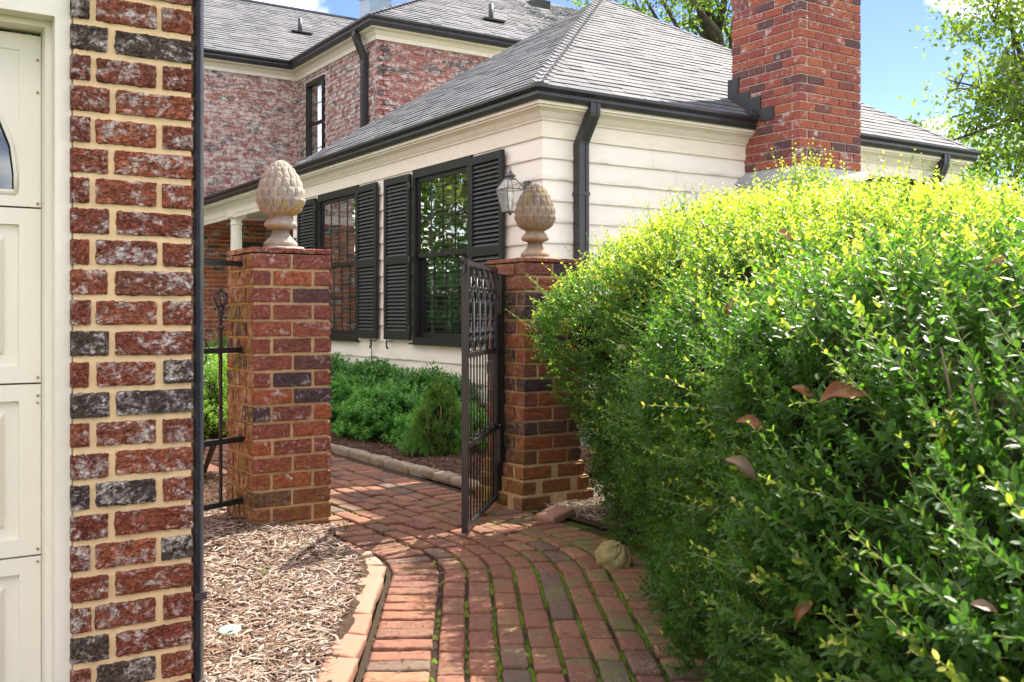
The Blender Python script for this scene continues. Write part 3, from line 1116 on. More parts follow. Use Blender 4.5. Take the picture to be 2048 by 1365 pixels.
ZB, ZT = .035, 1.378
G('stile', MB().box((gw - .016, 0, (ZB + ZT) / 2), (.032, .032, ZT - ZB + .01)))
G('stile', MB().box((.016, 0, (ZB + ZT) / 2), (.032, .032, ZT - ZB)))
for zr_ in (ZT - .013, .905, .455, ZB + .013):
    G('rail', MB().box((gw / 2, 0, zr_), (gw - .064, .026, .026)))
n = 10
inner = gw - .064
bx = [.032 + inner * (i + .5) / n for i in range(n)]
spring = 1.30
for x in bx:
    G('bar', MB().tube([(x, 0, ZB + .026), (x, 0, spring)], .0044, 8), True)
for i in range(5):
    a, b = bx[2 * i], bx[2 * i + 1]
    c = (a + b) / 2; rr = (b - a) / 2 + .012
    pts = [(a - .0, 0, 1.26)] + [(c - rr * math.cos(t), 0, spring - .01 + .062 * math.sin(t)) for t in np.linspace(0, math.pi, 13)] + [(b + .0, 0, 1.26)]
    G('arch', MB().tube(pts, .0052, 8), True)
    # cast collar joining the two bars and its hanging leaf scrolls
    mb = MB().box((c, 0, 1.245), (b - a + .03, .026, .012))
    for s_ in (-1, 1):
        xx = c + s_ * (b - a) / 2
        mb.tube([(xx, 0, 1.245), (xx + s_ * .006, .004, 1.225), (xx, .006, 1.20), (xx - s_ * .010, .003, 1.188), (xx - s_ * .018, 0, 1.200)], [.010, .013, .010, .007, .004], 8)
    G('collar', mb, False)
    mb = MB()
    prof = [(.915, .005), (.93, .006), (.96, .011), (.985, .014), (.992, .007), (1.0, .008), (1.012, .019), (1.020, .017), (1.032, .008), (1.07, .006), (1.075, .013), (1.083, .015), (1.091, .008), (1.10, .014), (1.108, .009), (1.118, .016), (1.13, .012), (1.14, .019), (1.155, .013), (1.165, .019), (1.178, .012), (1.19, .010), (1.205, .004), (1.215, .007), (1.225, .003), (1.236, .001)]
    mb.lathe(prof, 10, (c, 0, 0))
    G('spindle', mb, True)
    # loops at the foot of the ornamental panel
    pts = [(a, 0, .985)] + [(c - (b - a) / 2 * math.cos(t), 0, .955 - .035 * math.sin(t)) for t in np.linspace(0, math.pi, 9)] + [(b, 0, .985)]
    G('loop', MB().tube(pts, .0055, 7), True)
# lower knuckle collars on alternate bars near the bottom rails
for i, x in enumerate(bx):
    if i % 2 == 0:
        G('knuckle', MB().lathe([(.468, .007), (.476, .014), (.484, .007)], 8, (x, 0, 0)), True)
mb = MB().box((gw + .028, 0, 1.335), (.056, .008, .046)).tube([(gw + .05, 0, 1.352), (gw + .066, 0, 1.372), (gw + .060, 0, 1.388)], .006, 8)
G('latch', mb)
for dx in (.018, .038):
    ob('bolt', MB().tube([(gw + dx, -.004, 1.335), (gw + dx, -.014, 1.335)], .005, 8).mesh('bolt', M['chrome'], True), gate, (0, 0, 0), local=True)
# hinge post and barrels, fixed to the pillar
hp = thing('gate_post', 'black square hinge post fixed upright against the pillar beside the hedge', 'post', (3.148, 4.965, 0))
ob('post', MB().b2(np.array([3.128, 4.93, .075]), np.array([3.160, 4.972, 1.345])).mesh('post', M['iron']), hp)
for z0 in (.26, 1.12):
    mb = MB().tube([(3.122, 4.918, z0), (3.122, 4.918, z0 + .085)], .018, 12).tube([(3.122, 4.918, z0 + .092), (3.122, 4.918, z0 + .185)], .018, 12)
    mb.tube([(3.122, 4.918, z0 - .012), (3.122, 4.918, z0 + .197)], .009, 8).lathe([(z0 + .197, .009), (z0 + .205, .013), (z0 + .215, .006)], 8, (3.122, 4.918, 0))
    mb.b2(np.array([3.128, 4.922, z0]), np.array([3.162, 4.93, z0 + .08]))
    ob('hinge', mb.mesh('hinge', M['iron'], False), hp)

# ------------------------------------------------------------ iron fence panel
fa = math.atan2(-.415, -.91)
fen = thing('iron_fence', 'short black iron fence panel between garage and left pillar with scroll finial', 'fence', (1.592, 4.89, 0), fa)


def FN(name, mb, smooth=False):
    return ob(name, mb.mesh(name, M['iron'], smooth), fen, (0, 0, 0), local=True)


for z_ in (1.358, .934, .493, .190):
    FN('rail', MB().box((.41, 0, z_), (.84, .024, .026)))
    FN('bracket', MB().box((-.006, 0, z_), (.012, .05, .045)))
for k, x in enumerate((.135, .50, .80)):
    zt = 1.13
    FN('picket', MB().box((x, 0, (.19 + zt) / 2), (.013, .013, zt - .19)))
    FN('knob', MB().lathe([(1.035, .008), (1.042, .02), (1.05, .02), (1.058, .008)], 10, (x, 0, 0)), True)
    mb = MB().lathe([(1.10, .008), (1.11, .017), (1.125, .013), (1.135, .018), (1.15, .010)], 10, (x, 0, 0))
    for s_ in (-1, 1):
        mb.tube([(x, 0, 1.13), (x + s_ * .022, 0, 1.155), (x + s_ * .042, 0, 1.185), (x + s_ * .036, 0, 1.212), (x + s_ * .018, 0, 1.214), (x + s_ * .014, 0, 1.198), (x + s_ * .024, 0, 1.19)], [.007, .007, .006, .006, .006, .005, .004], 7)
        mb.tube([(x, .01, 1.14), (x + s_ * .012, .012, 1.17), (x + s_ * .016, .01, 1.205), (x, 0, 1.225)], .005, 6)
        mb.tube([(x + s_ * .02, 0, 1.15), (x + s_ * .034, 0, 1.14), (x + s_ * .03, 0, 1.125)], .004, 6)
    mb.lathe([(1.215, .003), (1.225, .011), (1.235, .010), (1.245, .003)], 8, (x, 0, 0))
    FN('scroll_finial', mb, True)
for s_ in (1, -1):
    pts = [(.22 + .05 * (1 - math.cos(t)) * 1.2, 0, .934 + s_ * (.02 + .06 * math.sin(t))) for t in np.linspace(0, 2.6, 10)]
    FN('scroll', MB().tube(pts, .0045, 6), True)

# ------------------------------------------------------------ garage
gar = thing('garage', 'brick garage corner with white casing, panelled white door and metal downpipe', 'garage', (-2, 3.2, 0))
gw_ = ob('brick_wall', MB().b2(np.array([.487, 2.911, -.05]), np.array([.800, 3.2, 2.6])).mesh('mortar', M['mortar_tan']), gar)
gb = [fast_mesh('garage_brick_mesh', *rbox(.186, .09, .066, .005, (16, 3, 6), .0016, 800 + i), [M['garage_brick']], False) for i in range(9)]
rndg = random.Random(3)
for c in range(31):
    z = -.012 + c * .083 + .0415
    if c % 2 == 0:
        spans = [(.480, .576), (.594, .804)]
    else:
        spans = [(.480, .528), (.543, .702), (.719, .804)]
    for a, b in spans:
        a2 = a + (rndg.uniform(-.003, .003) if a > .481 else 0); b2_ = b + (rndg.uniform(-.003, .003) if b < .8 else 0)
        o = ob('brick', rndg.choice(gb), gw_, ((a2 + b2_) / 2, 2.902 + .045 + rndg.uniform(-.002, .002), z + rndg.uniform(-.0015, .0015)), (R(rndg.uniform(-.4, .4)) + (math.pi if rndg.random() < .5 else 0), R(rndg.uniform(-.4, .4)), math.pi if rndg.random() < .5 else 0))
        o.scale = ((b2_ - a2) / .186, 1, rndg.uniform(.97, 1.03))


def tex_brick_wall(name, ramp_a, ramp_b, white, morta, sx=.215, sz=.078, rot90=False):
    m = NT(name); pos = m.pos()
    xyz = m.sep(pos)
    cb = m.n("ShaderNodeCombineXYZ")
    m.set(cb.inputs[0], xyz[1] if rot90 else xyz[0]); m.set(cb.inputs[1], xyz[2])
    bt = m.n("ShaderNodeTexBrick")
    m.set(bt.inputs['Vector'], cb.outputs[0])
    bt.inputs['Scale'].default_value = 1
    bt.inputs['Brick Width'].default_value = sx; bt.inputs['Row Height'].default_value = sz
    bt.inputs['Mortar Size'].default_value = .006
    bt.inputs['Color1'].default_value = (*ramp_a, 1); bt.inputs['Color2'].default_value = (*ramp_b, 1); bt.inputs['Mortar'].default_value = (*morta, 1)
    col = bt.outputs['Color']
    nw = m.noise(pos, 3, 8, .7, .5)
    col = m.mix(m.ramp(nw, [(.62 - white * .16 - .04, 0), (.62 - white * .16 + .05, .85)]), col, (.6, .56, .54))
    m.bsdf(col, .9, m.bump(m.math('SUBTRACT', 1.0, bt.outputs['Fac']), .6, .01), .2)
    return m.m


M['tex_brick_y'] = tex_brick_wall('far_brick_side', (.22, .05, .03), (.12, .04, .035), .5, (.5, .4, .3), rot90=True)
M['tex_brick_x'] = tex_brick_wall('far_brick_front', (.22, .05, .03), (.12, .04, .035), .5, (.5, .4, .3))
ob('side_wall', MB().b2(np.array([.60, 3.2, -.05]), np.array([.800, 9.0, 2.6])).mesh('side_wall', M['tex_brick_y']), gar)
ob('rear_wall', MB().b2(np.array([-6, 8.8, -.05]), np.array([.60, 9.0, 2.6])).mesh('rear_wall', M['tex_brick_x']), gar)
ob('front_wall', MB().b2(np.array([-6, 2.911, 2.02]), np.array([.487, 3.2, 2.6])).mesh('front_wall', M['tex_brick_x']), gar)
ob('front_wall', MB().b2(np.array([-6, 2.911, -.05]), np.array([-2.35, 3.2, 2.02])).mesh('front_wall', M['tex_brick_x']), gar)
mb = MB()
mb.add([[-6.3, 2.6, 2.6], [1.1, 2.6, 2.6], [1.1, 9.3, 2.6], [-6.3, 9.3, 2.6], [-3.5, 5.95, 4.6], [-1.7, 5.95, 4.6], [-6.3, 2.6, 2.5], [1.1, 2.6, 2.5], [1.1, 9.3, 2.5], [-6.3, 9.3, 2.5]],
       [[0, 1, 5, 4], [2, 3, 4, 5], [0, 3, 9, 6], [1, 0, 6, 7], [2, 1, 7, 8], [3, 2, 8, 9], [6, 9, 8, 7]])
mb.add([[1.1, 2.6, 2.6], [1.1, 9.3, 2.6], [-1.7, 5.95, 4.6], [-6.3, 9.3, 2.6], [-6.3, 2.6, 2.6], [-3.5, 5.95, 4.6]], [[0, 1, 2], [3, 4, 5]])
ob('roof', mb.mesh('roof', M['shingle']), gar)

# casing, stop and door
cas = MB()
cas.b2(np.array([.443, 2.925, -.05]), np.array([.4845, 3.02, 2.005]))
cas.b2(np.array([-2.36, 2.925, 1.905]), np.array([.443, 3.02, 2.005]))
ob('door_casing', cas.mesh('door_casing', M['trim_white']), gar)
st = MB()
st.b2(np.array([.428, 2.985, -.05]), np.array([.443, 3.075, 1.905]))
st.b2(np.array([-2.35, 2.985, 1.888]), np.array([.428, 3.075, 1.905]))
ob('door_stop', st.mesh('door_stop', M['door_white']), gar)
bd = MB().b2(np.array([.4846, 2.94, -.05]), np.array([.4869, 3.0, 2.0]))
ob('caulk_line', bd.mesh('caulk_line', M['mortar_pale']), gar)
door = ob('garage_door', MB().b2(np.array([-2.3, 3.062, -.05]), np.array([.4275, 3.1, -.045])).mesh('sill', M['door_white']), gar)
zt = [1.880, 1.400, .914, .437, -.04]
pw = .55
for i in range(4):
    zb, ztp = zt[i + 1] + .0025, zt[i] - .0025
    mb = MB()
    y0 = 3.052
    xr = .4265
    edges = []
    k = 0
    x = xr
    stile = .055
    # section as a frame of boards around recessed panels
    npan = 3
    pwid = (xr + 2.3 - stile) / npan - stile
    mb.b2(np.array([-2.3, y0, zb]), np.array([xr, y0 + .035, zb + .045]))
    mb.b2(np.array([-2.3, y0, ztp - .045]), np.array([xr, y0 + .035, ztp]))
    for p_ in range(npan + 1):
        x1 = xr - p_ * (pwid + stile)
        mb.b2(np.array([x1 - stile, y0, zb + .045]), np.array([x1, y0 + .035, ztp - .045]))
    sec = ob('section', mb.mesh('section', M['door_white']), door)
    for p_ in range(npan):
        x1 = xr - stile - p_ * (pwid + stile)
        x0_ = x1 - pwid
        if i == 0:
            # solid board with an arched window
            zc0 = 1.437; zsp = 1.492; rad = .325
            xc = x1 - rad - .008
            n_ = 14
            arc = [(xc + rad * math.cos(t), zsp + rad * math.sin(t)) for t in np.linspace(0, math.pi, n_)]
            bnd = [(xc + rad, zc0)] + arc + [(xc - rad, zc0)]
            m2 = MB()
            outer = []
            for (bx_, bz_) in bnd:
                ang = math.atan2(bz_ - zsp, bx_ - xc)
                outer.append((min(max(xc + (bx_ - xc) * 9, x0_), x1), min(max(zsp + (bz_ - zsp) * 9, zb + .045), ztp - .045)))
            outer[0] = (x1, zb + .045); outer[-1] = (x0_, zb + .045)
            outer[1] = (x1, zsp); outer[-2] = (x0_, zsp)
            V = [[a, y0 + .004, b] for a, b in bnd] + [[a, y0 + .004, b] for a, b in outer] + [[a, y0 + .022, b] for a, b in bnd]
            kk = len(bnd)
            F = [[j, j + 1, kk + j + 1, kk + j] for j in range(kk - 1)] + [[kk - 1, 0, kk, 2 * kk - 1]] + [[j, (j + 1) % kk, 2 * kk + (j + 1) % kk, 2 * kk + j] for j in range(kk)]
            m2.add(V, F)
            ob('arch_board', m2.mesh('arch_board', M['door_white']), door)
            V = [[xc, y0 + .02, zsp]] + [[a, y0 + .02, b] for a, b in bnd]
            ob('pane', fast_mesh('pane', V, [[0, 1 + j, 1 + (j + 1) % kk] for j in range(kk)], [M['door_glass']]), door)
            fr = MB().tube([(a, y0 + .002, b) for a, b in bnd + [bnd[0]]], .006, 6)
            ob('window_bead', fr.mesh('window_bead', M['door_white'], True), door)
        else:
            m2 = MB()
            m2.b2(np.array([x0_, y0 + .016, zb + .045]), np.array([x1, y0 + .03, ztp - .045]))
            a0, a1 = x0_ + .035, x1 - .035
            z0_, z1_ = zb + .078, ztp - .078
            V = [[a0, y0 + .015, z0_], [a1, y0 + .015, z0_], [a1, y0 + .015, z1_], [a0, y0 + .015, z1_], [a0 + .012, y0 + .004, z0_ + .012], [a1 - .012, y0 + .004, z0_ + .012], [a1 - .012, y0 + .004, z1_ - .012], [a0 + .012, y0 + .004, z1_ - .012]]
            m2.add(V, [[0, 1, 5, 4], [1, 2, 6, 5], [2, 3, 7, 6], [3, 0, 4, 7], [4, 5, 6, 7]])
            ob('panel', m2.mesh('panel', M['door_white']), door)
ob('door_backing', MB().b2(np.array([-2.3, 3.125, -.04]), np.array([.42, 3.14, 1.88])).mesh('door_backing', M['interior']), gar)
for zc in (1.412, 1.72, 1.81, .93, .88, .86, .455, .42):
    ob('screw', MB().tube([(.418, 3.052, zc), (.418, 3.048, zc)], .0035, 7).mesh('screw', M['rust']), door)
# downpipe
mb = MB()
mb.add([[.8105, 2.93, -.05], [.8105, 2.918, -.05], [.817, 2.908, -.05], [.822, 2.913, -.05], [.8265, 2.908, -.05], [.835, 2.918, -.05], [.8415, 2.93, -.05], [.8415, 2.99, -.05], [.8105, 2.99, -.05],
        [.8105, 2.93, 2.6], [.8105, 2.918, 2.6], [.817, 2.908, 2.6], [.822, 2.913, 2.6], [.8265, 2.908, 2.6], [.835, 2.918, 2.6], [.8415, 2.93, 2.6], [.8415, 2.99, 2.6], [.8105, 2.99, 2.6]],
       [[k, (k + 1) % 9, 9 + (k + 1) % 9, 9 + k] for k in range(9)])
dp = ob('downpipe', mb.mesh('downpipe', M['pipe']), gar)
ob('pipe_joint', MB().b2(np.array([.8088, 2.905, .285]), np.array([.8435, 2.993, .305])).mesh('pipe_joint', M['pipe']), dp)

# ------------------------------------------------------------ house
HX, HY = 4.69, 6.735
house = thing('house', 'white clapboard and whitewashed brick house with grey shingle roofs and tall brick chimney', 'house', (7, 10, 0))
WX1 = 10.34; WY1 = 12.3
Z0, ZF, ST = .31, 2.57, .174
W2 = (7.83, 8.97); W1 = (10.30, 11.44)
sid = ob('siding_wall', MB().b2(np.array([HX + .02, HY + .02, -.05]), np.array([HX + .03, HY + .03, .3])).mesh('corner', M['concrete']), house)
for k in range(13):
    z0 = ZF - ST * (k + 1)
    prof = [(.020, z0), (.0205, z0 + .008), (.004, z0 + .185), (-.012, z0 + .185), (-.006, z0)]
    # left wall, split around the windows
    spans = [(HY, WY1)]
    if k < 10:
        spans = [(HY, W2[0] + .005), (W2[1] - .005, W1[0] + .005), (W1[1] - .005, WY1)]
    for a, b in spans:
        V = []
        for yy, mit in ((a, a == HY), (b, False)):
            for o_, z_ in prof:
                V.append([HX - o_, yy - (o_ if mit else 0), z_])
        F = [[j, (j + 1) % 5, 5 + (j + 1) % 5, 5 + j] for j in range(5)]
        mb = MB().add(V, F)
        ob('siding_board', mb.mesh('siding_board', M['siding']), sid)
    xj = random.Random(k + 60).uniform(5.4, 6.9)
    for xa, xb, mit0 in ((HX, xj - .0012, True), (xj + .0012, WX1, False)):
        V = []
        for xx, mit in ((xa, mit0), (xb, False)):
            for o_, z_ in prof:
                V.append([xx - (o_ if mit else 0), HY - o_, z_ + (0 if xx != xb or not mit0 else -.0015)])
        mb = MB().add(V, [[j, (j + 1) % 5, 5 + (j + 1) % 5, 5 + j] for j in range(5)])
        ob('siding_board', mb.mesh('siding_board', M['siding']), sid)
# frieze and crown moulding
pth = [(HX, 17.4), (HX, HY), (WX1, HY), (WX1, 12)]
side = 1
mb = MB().sweep([(-.01, 2.565), (.022, 2.565), (.022, 2.70), (-.01, 2.70)], pth, side=1)
ob('frieze_board', mb.mesh('frieze_board', M['eave_white']), house)
mb = MB().sweep([(-.01, 2.70), (.034, 2.70), (.038, 2.715), (.050, 2.73), (.072, 2.765), (.10, 2.785), (.115, 2.79), (.115, 2.805), (.135, 2.808), (.135, 2.835), (-.01, 2.835)], pth, side=1)
ob('crown_moulding', mb.mesh('crown_moulding', M['eave_white']), house)
ob('foundation', MB().b2(np.array([HX + .01, HY + .01, -.1]), np.array([WX1 - .01, WY1, .315])).mesh('foundation', M['concrete']), house)
# interior shell behind the windows
mb = MB()
mb.b2(np.array([HX + 1.6, HY + .2, .3]), np.array([HX + 1.65, WY1, 2.8]))
mb.b2(np.array([HX + .05, HY + .15, 2.75]), np.array([HX + 1.6, WY1, 2.8]))
mb.b2(np.array([HX + .05, HY + .06, .316]), np.array([HX + 1.6, WY1, .34]))
mb.b2(np.array([HX + .03, WY1 - .05, .3]), np.array([HX + 1.6, WY1, 2.8]))
ob('interior', mb.mesh('interior', M['interior']), house)
ob('rear_wall', MB().b2(np.array([HX, WY1, -.05]), np.array([WX1, WY1 + .05, 2.83])).mesh('rear_wall', M['siding']), house)


# gutters
def gutter(path_, zt_, nm='gutter', out=.2):
    s_ = out - .2
    prof = [(s_ + .120, zt_ - .110), (s_ + .155, zt_ - .110), (s_ + .170, zt_ - .075), (s_ + .168, zt_ - .050), (s_ + .195, zt_ - .028), (s_ + .2, zt_ - .022), (s_ + .2, zt_ + .002), (s_ + .193, zt_ + .002), (s_ + .188, zt_ - .02), (s_ + .135, zt_ - .02), (s_ + .120, zt_ + .0)]
    ob(nm, MB().sweep(prof, path_, side=1).mesh(nm, M['gutter']), house)
    return


gutter([(HX, 17.4), (HX, HY), (6.992, HY)], 2.945)
gutter([(7.842, HY), (WX1, HY), (WX1, 12.2)], 2.945)
mb = MB().sweep([(.0, 2.837), (.119, 2.837), (.119, 2.93), (.0, 2.93)], [(HX, 17.4), (HX, HY), (WX1, HY), (WX1, 12.2)], side=1)
ob('fascia', mb.mesh('fascia', M['gutter']), house)

# wing roof (pyramid hip)
EX0, EX1, EY0, EY1 = HX - .16, WX1 + .16, HY - .16, 12.2
PR = .668
run = (EX1 - EX0) / 2
zE = 2.945
apx = (EX0 + run)
# short ridge so the rear hip falls towards the far eave corner
ry0 = EY0 + run; ry1 = ry0 + .02
zA = zE + run * PR
roof = ob('wing_roof', MB().add([[EX0, EY0, zE], [EX1, EY0, zE], [EX1, EY1, zE], [EX0, EY1, zE], [apx, ry0, zA], [EX0, EY0, zE - .02], [EX1, EY0, zE - .02], [EX1, EY1, zE - .02], [EX0, EY1, zE - .02]],
                                [[5, 6, 7, 8]]).mesh('roof_deck', M['shingle']), house)
mb = MB().add([[EX0, EY0, zE], [EX1, EY0, zE], [EX1, EY1, zE], [EX0, EY1, zE], [apx, ry0, zA]], [[0, 1, 4], [1, 2, 4], [2, 3, 4], [3, 0, 4]])
ob('underlay', mb.mesh('underlay', M['shingle']), roof)


def slate(a, b, up, nrm, ln, th=.008, lift=.006):
    """thin wedge shingle between points a, b on its lower edge"""
    a = Vector(a); b = Vector(b); up = Vector(up); nrm = Vector(nrm)
    V = [a + nrm * .001, b + nrm * .001, b + up * ln + nrm * .001, a + up * ln + nrm * .001, a + nrm * (th + lift), b + nrm * (th + lift), b + up * ln + nrm * (.004), a + up * ln + nrm * (.004)]
    return [list(v) for v in V], [[0, 3, 2, 1], [4, 5, 6, 7], [0, 1, 5, 4], [1, 2, 6, 5], [2, 3, 7, 6], [3, 0, 4, 7]]


EXP = .104
sh = []       # (depth, V, F)
slope_len = run * math.sqrt(1 + PR * PR)
cs = 1 / math.sqrt(1 + PR * PR); sn = PR * cs
rr = random.Random(9)
rows_n = int(slope_len / EXP)
for face in (0, 1):
    for i in range(rows_n + 1):
        d = i * EXP
        rn = d * cs
        z_ = zE + d * sn
        if face == 0:
            a0, a1 = EX0 + rn, EX1 - rn
        else:
            a0 = EY0 + rn
            fr_ = rn / run
            a1 = EY1 + (ry0 - EY1) * fr_
        x = a0 - rr.uniform(0, .3)
        while x < a1:
            wdt = rr.choice([.16, .22, .30, .36]) * rr.uniform(.9, 1.1)
            x0_, x1_ = max(x, a0), min(x + wdt - .003, a1)
            x += wdt
            if x1_ - x0_ < .02:
                continue
            th = rr.choice([.004, .006, .008])
            jit = rr.uniform(-.002, .002)
            if face == 0:
                up = (0, cs, sn); nr = (0, -sn, cs)
                A, B = (x0_, EY0 + rn + jit, z_), (x1_, EY0 + rn + jit, z_)
            else:
                up = (cs, 0, sn); nr = (-sn, 0, cs)
                A, B = (EX0 + rn + jit, x1_, z_), (EX0 + rn + jit, x0_, z_)
            V, F = slate(A, B, up, nr, EXP * 1.15, th)
            q = proj(((A[0] + B[0]) / 2, (A[1] + B[1]) / 2))
            sh.append((q[2] / max(.05, x1_ - x0_), V, F))
sh.sort(key=lambda t: t[0])
for _, V, F in sh[:290]:
    c = np.mean(V, axis=0)
    ob('shingle', fast_mesh('shingle_mesh', np.array(V) - c, F, [M['shingle']]), roof, tuple(c))
mb = MB()
for _, V, F in sh[290:]:
    mb.add(V, F)
ob('upper_shingles', mb.mesh('upper_shingles', M['shingle_i']), roof, kind='stuff')
# hip caps
for (cx, cy_, dx, dy) in ((EX0, EY0, 1, 1), (EX1, EY0, -1, 1)):
    mb = MB()
    L_ = math.hypot(1, 1)
    n_ = int(run / .085)
    for i in range(n_):
        t0 = i * .085 + (.0)
        t1 = t0 + .12
        hw = .10
        V = []
        for t_, lf in ((t0, .026), (t1, .012)):
            p = Vector((cx + dx * t_, cy_ + dy * t_, zE + PR * t_))
            V += [list(p + Vector((dx * hw, 0, lf - .004))), list(p + Vector((0, 0, lf))), list(p + Vector((0, dy * hw, lf - .004)))]
        V += [[v[0], v[1], v[2] - .012] for v in V[:3]]
        mb.add(V, [[0, 1, 4, 3], [1, 2, 5, 4], [6, 7, 1, 0], [7, 8, 2, 1]])
    ob('hip_cap', mb.mesh('hip_cap', M['shingle_i']), roof, kind='stuff')

# low rear porch roof behind the pyramid
mb = MB().add([[EX0, EY1 - .3, zE - .003], [EX0, 17.5, zE - .003], [6.85, 17.5, zE + .35], [6.85, EY1 - .3, zE + .35]], [[0, 1, 2, 3]])
mb.add([[EX0, EY1, 2.836], [EX0, 17.5, 2.836], [6.85, 17.5, 2.836], [6.85, EY1, 2.836]], [[0, 1, 2, 3]])
ob('porch_roof', mb.mesh('porch_roof', M['shingle']), house)
mb = MB().b2(np.array([EX0 + .05, WY1 + .06, 2.828]), np.array([6.8, 17.4, 2.834]))
mb.b2(np.array([4.66, WY1 + .06, 2.62]), np.array([4.84, 17.4, 2.827]))
ob('porch_beam', mb.mesh('porch_beam', M['eave_white']), house)
ob('porch_floor', MB().b2(np.array([4.5, 12.36, -.05]), np.array([6.85, 17.7, .34])).mesh('porch_floor', M['concrete']), house)
for cyy in (14.85,):
    mb = MB().lathe([(.34, .12), (.38, .12), (.385, .105), (.42, .105), (.44, .092), (1.2, .092), (2.46, .080), (2.47, .095), (2.485, .095), (2.49, .082), (2.54, .082), (2.56, .105), (2.575, .11)], 28, (4.75, cyy, 0))
    mb.b2(np.array([4.63, cyy - .12, 2.575]), np.array([4.87, cyy + .12, 2.619]))
    ob('column', mb.mesh('column', M['trim_white'], False), house)

# downspouts
def spout(pts, wx, wy, nm='downspout'):
    mb = MB()
    V, F = [], []
    for i, p in enumerate(pts):
        for sx, sy in ((-1, -1), (-.4, -1), (-.3, -.8), (.3, -.8), (.4, -1), (1, -1), (1, 1), (-1, 1)):
            V.append([p[0] + sx * wx / 2, p[1] + sy * wy / 2, p[2]])
    for i in range(len(pts) - 1):
        for k in range(8):
            F.append([i * 8 + k, i * 8 + (k + 1) % 8, i * 8 + 8 + (k + 1) % 8, i * 8 + 8 + k])
    mb.add(V, F)
    return ob(nm, mb.mesh(nm, M['gutter']), house)


spt = spout([(5.10, 6.60, 2.86), (5.10, 6.60, 2.78), (5.095, 6.605, 2.75), (5.04, 6.665, 2.55), (5.035, 6.67, 2.52), (5.035, 6.67, .3)], .10, .085)
for zb_ in (2.10, 1.2):
    ob('strap', MB().b2(np.array([4.978, 6.624, zb_]), np.array([5.092, 6.716, zb_ + .03])).mesh('strap', M['gutter']), spt)
spout([(9.93, 6.60, 2.86), (9.93, 6.60, 2.76), (9.90, 6.62, 2.66), (9.84, 6.67, 2.52), (9.82, 6.67, 2.2), (9.82, 6.67, .3)], .10, .085)


# windows and shutters --------------------------------------------------------
def window(y0, y1, z0, z1, X=HX, big=True):
    fr = MB()
    d = .035
    f = .055
    for a, b, c, e in ((y0, y0 + f, z0, z1), (y1 - f, y1, z0, z1), (y0 + f, y1 - f, z1 - f - .03, z1), (y0 + f, y1 - f, z0, z0 + f)):
        fr.b2(np.array([X - d, a, c]), np.array([X + .07, b, e]))
    fr.b2(np.array([X - d - .03, y0 - .02, z0 - .018]), np.array([X + .01, y1 + .02, z0]))
    wdw = ob('window', fr.mesh('window_frame', M['frame']), house)
    zm = (z0 + z1) / 2
    s = .045
    for nm, zz0, zz1, xo in (('upper_sash', zm - .02, z1 - f - .03, -.008), ('lower_sash', z0 + f, zm + .02, .026)):
        mb = MB()
        A, B = y0 + f + .001, y1 - f - .001
        for a, b, c, e in ((A, A + s, zz0, zz1), (B - s, B, zz0, zz1), (A + s, B - s, zz1 - s, zz1), (A + s, B - s, zz0, zz0 + s)):
            mb.b2(np.array([X + xo, a, c]), np.array([X + xo + .028, b, e]))
        for q in range(1, 4):
            yy = A + s + (B - A - 2 * s) * q / 4
            mb.b2(np.array([X + xo + .002, yy - .006, zz0 + s]), np.array([X + xo + .007, yy + .006, zz1 - s]))
        zz = (zz0 + zz1) / 2
        mb.b2(np.array([X + xo + .0015, A + s, zz - .006]), np.array([X + xo + .0068, B - s, zz + .006]))
        ob(nm, mb.mesh(nm, M['frame']), wdw)
        V = [[X + xo + .008, A + s, zz0 + s], [X + xo + .008, B - s, zz0 + s], [X + xo + .008, B - s, zz1 - s], [X + xo + .008, A + s, zz1 - s]]
        ob('pane', fast_mesh('pane', V, [[3, 2, 1, 0]], [M['glass']]), wdw)
    mb = MB()
    z = z0 + .06
    A, B = y0 + .06, y1 - .06
    ca = math.cos(R(20)); sa = math.sin(R(20))
    while z < z1 - .08:
        mb.box((X + .095, (A + B) / 2, z), (.046, B - A, .003), [[ca, 0, sa], [0, 1, 0], [-sa, 0, ca]])
        z += .050
    for q in (.15, .5, .85):
        mb.b2(np.array([X + .073, A + (B - A) * q - .008, z0 + .05]), np.array([X + .0735, A + (B - A) * q + .008, z1 - .06]))
    ob('blind', mb.mesh('blind', M['blind']), wdw)
    return wdw


window(W2[0], W2[1], .835, 2.562)
window(W1[0], W1[1], .835, 2.562)


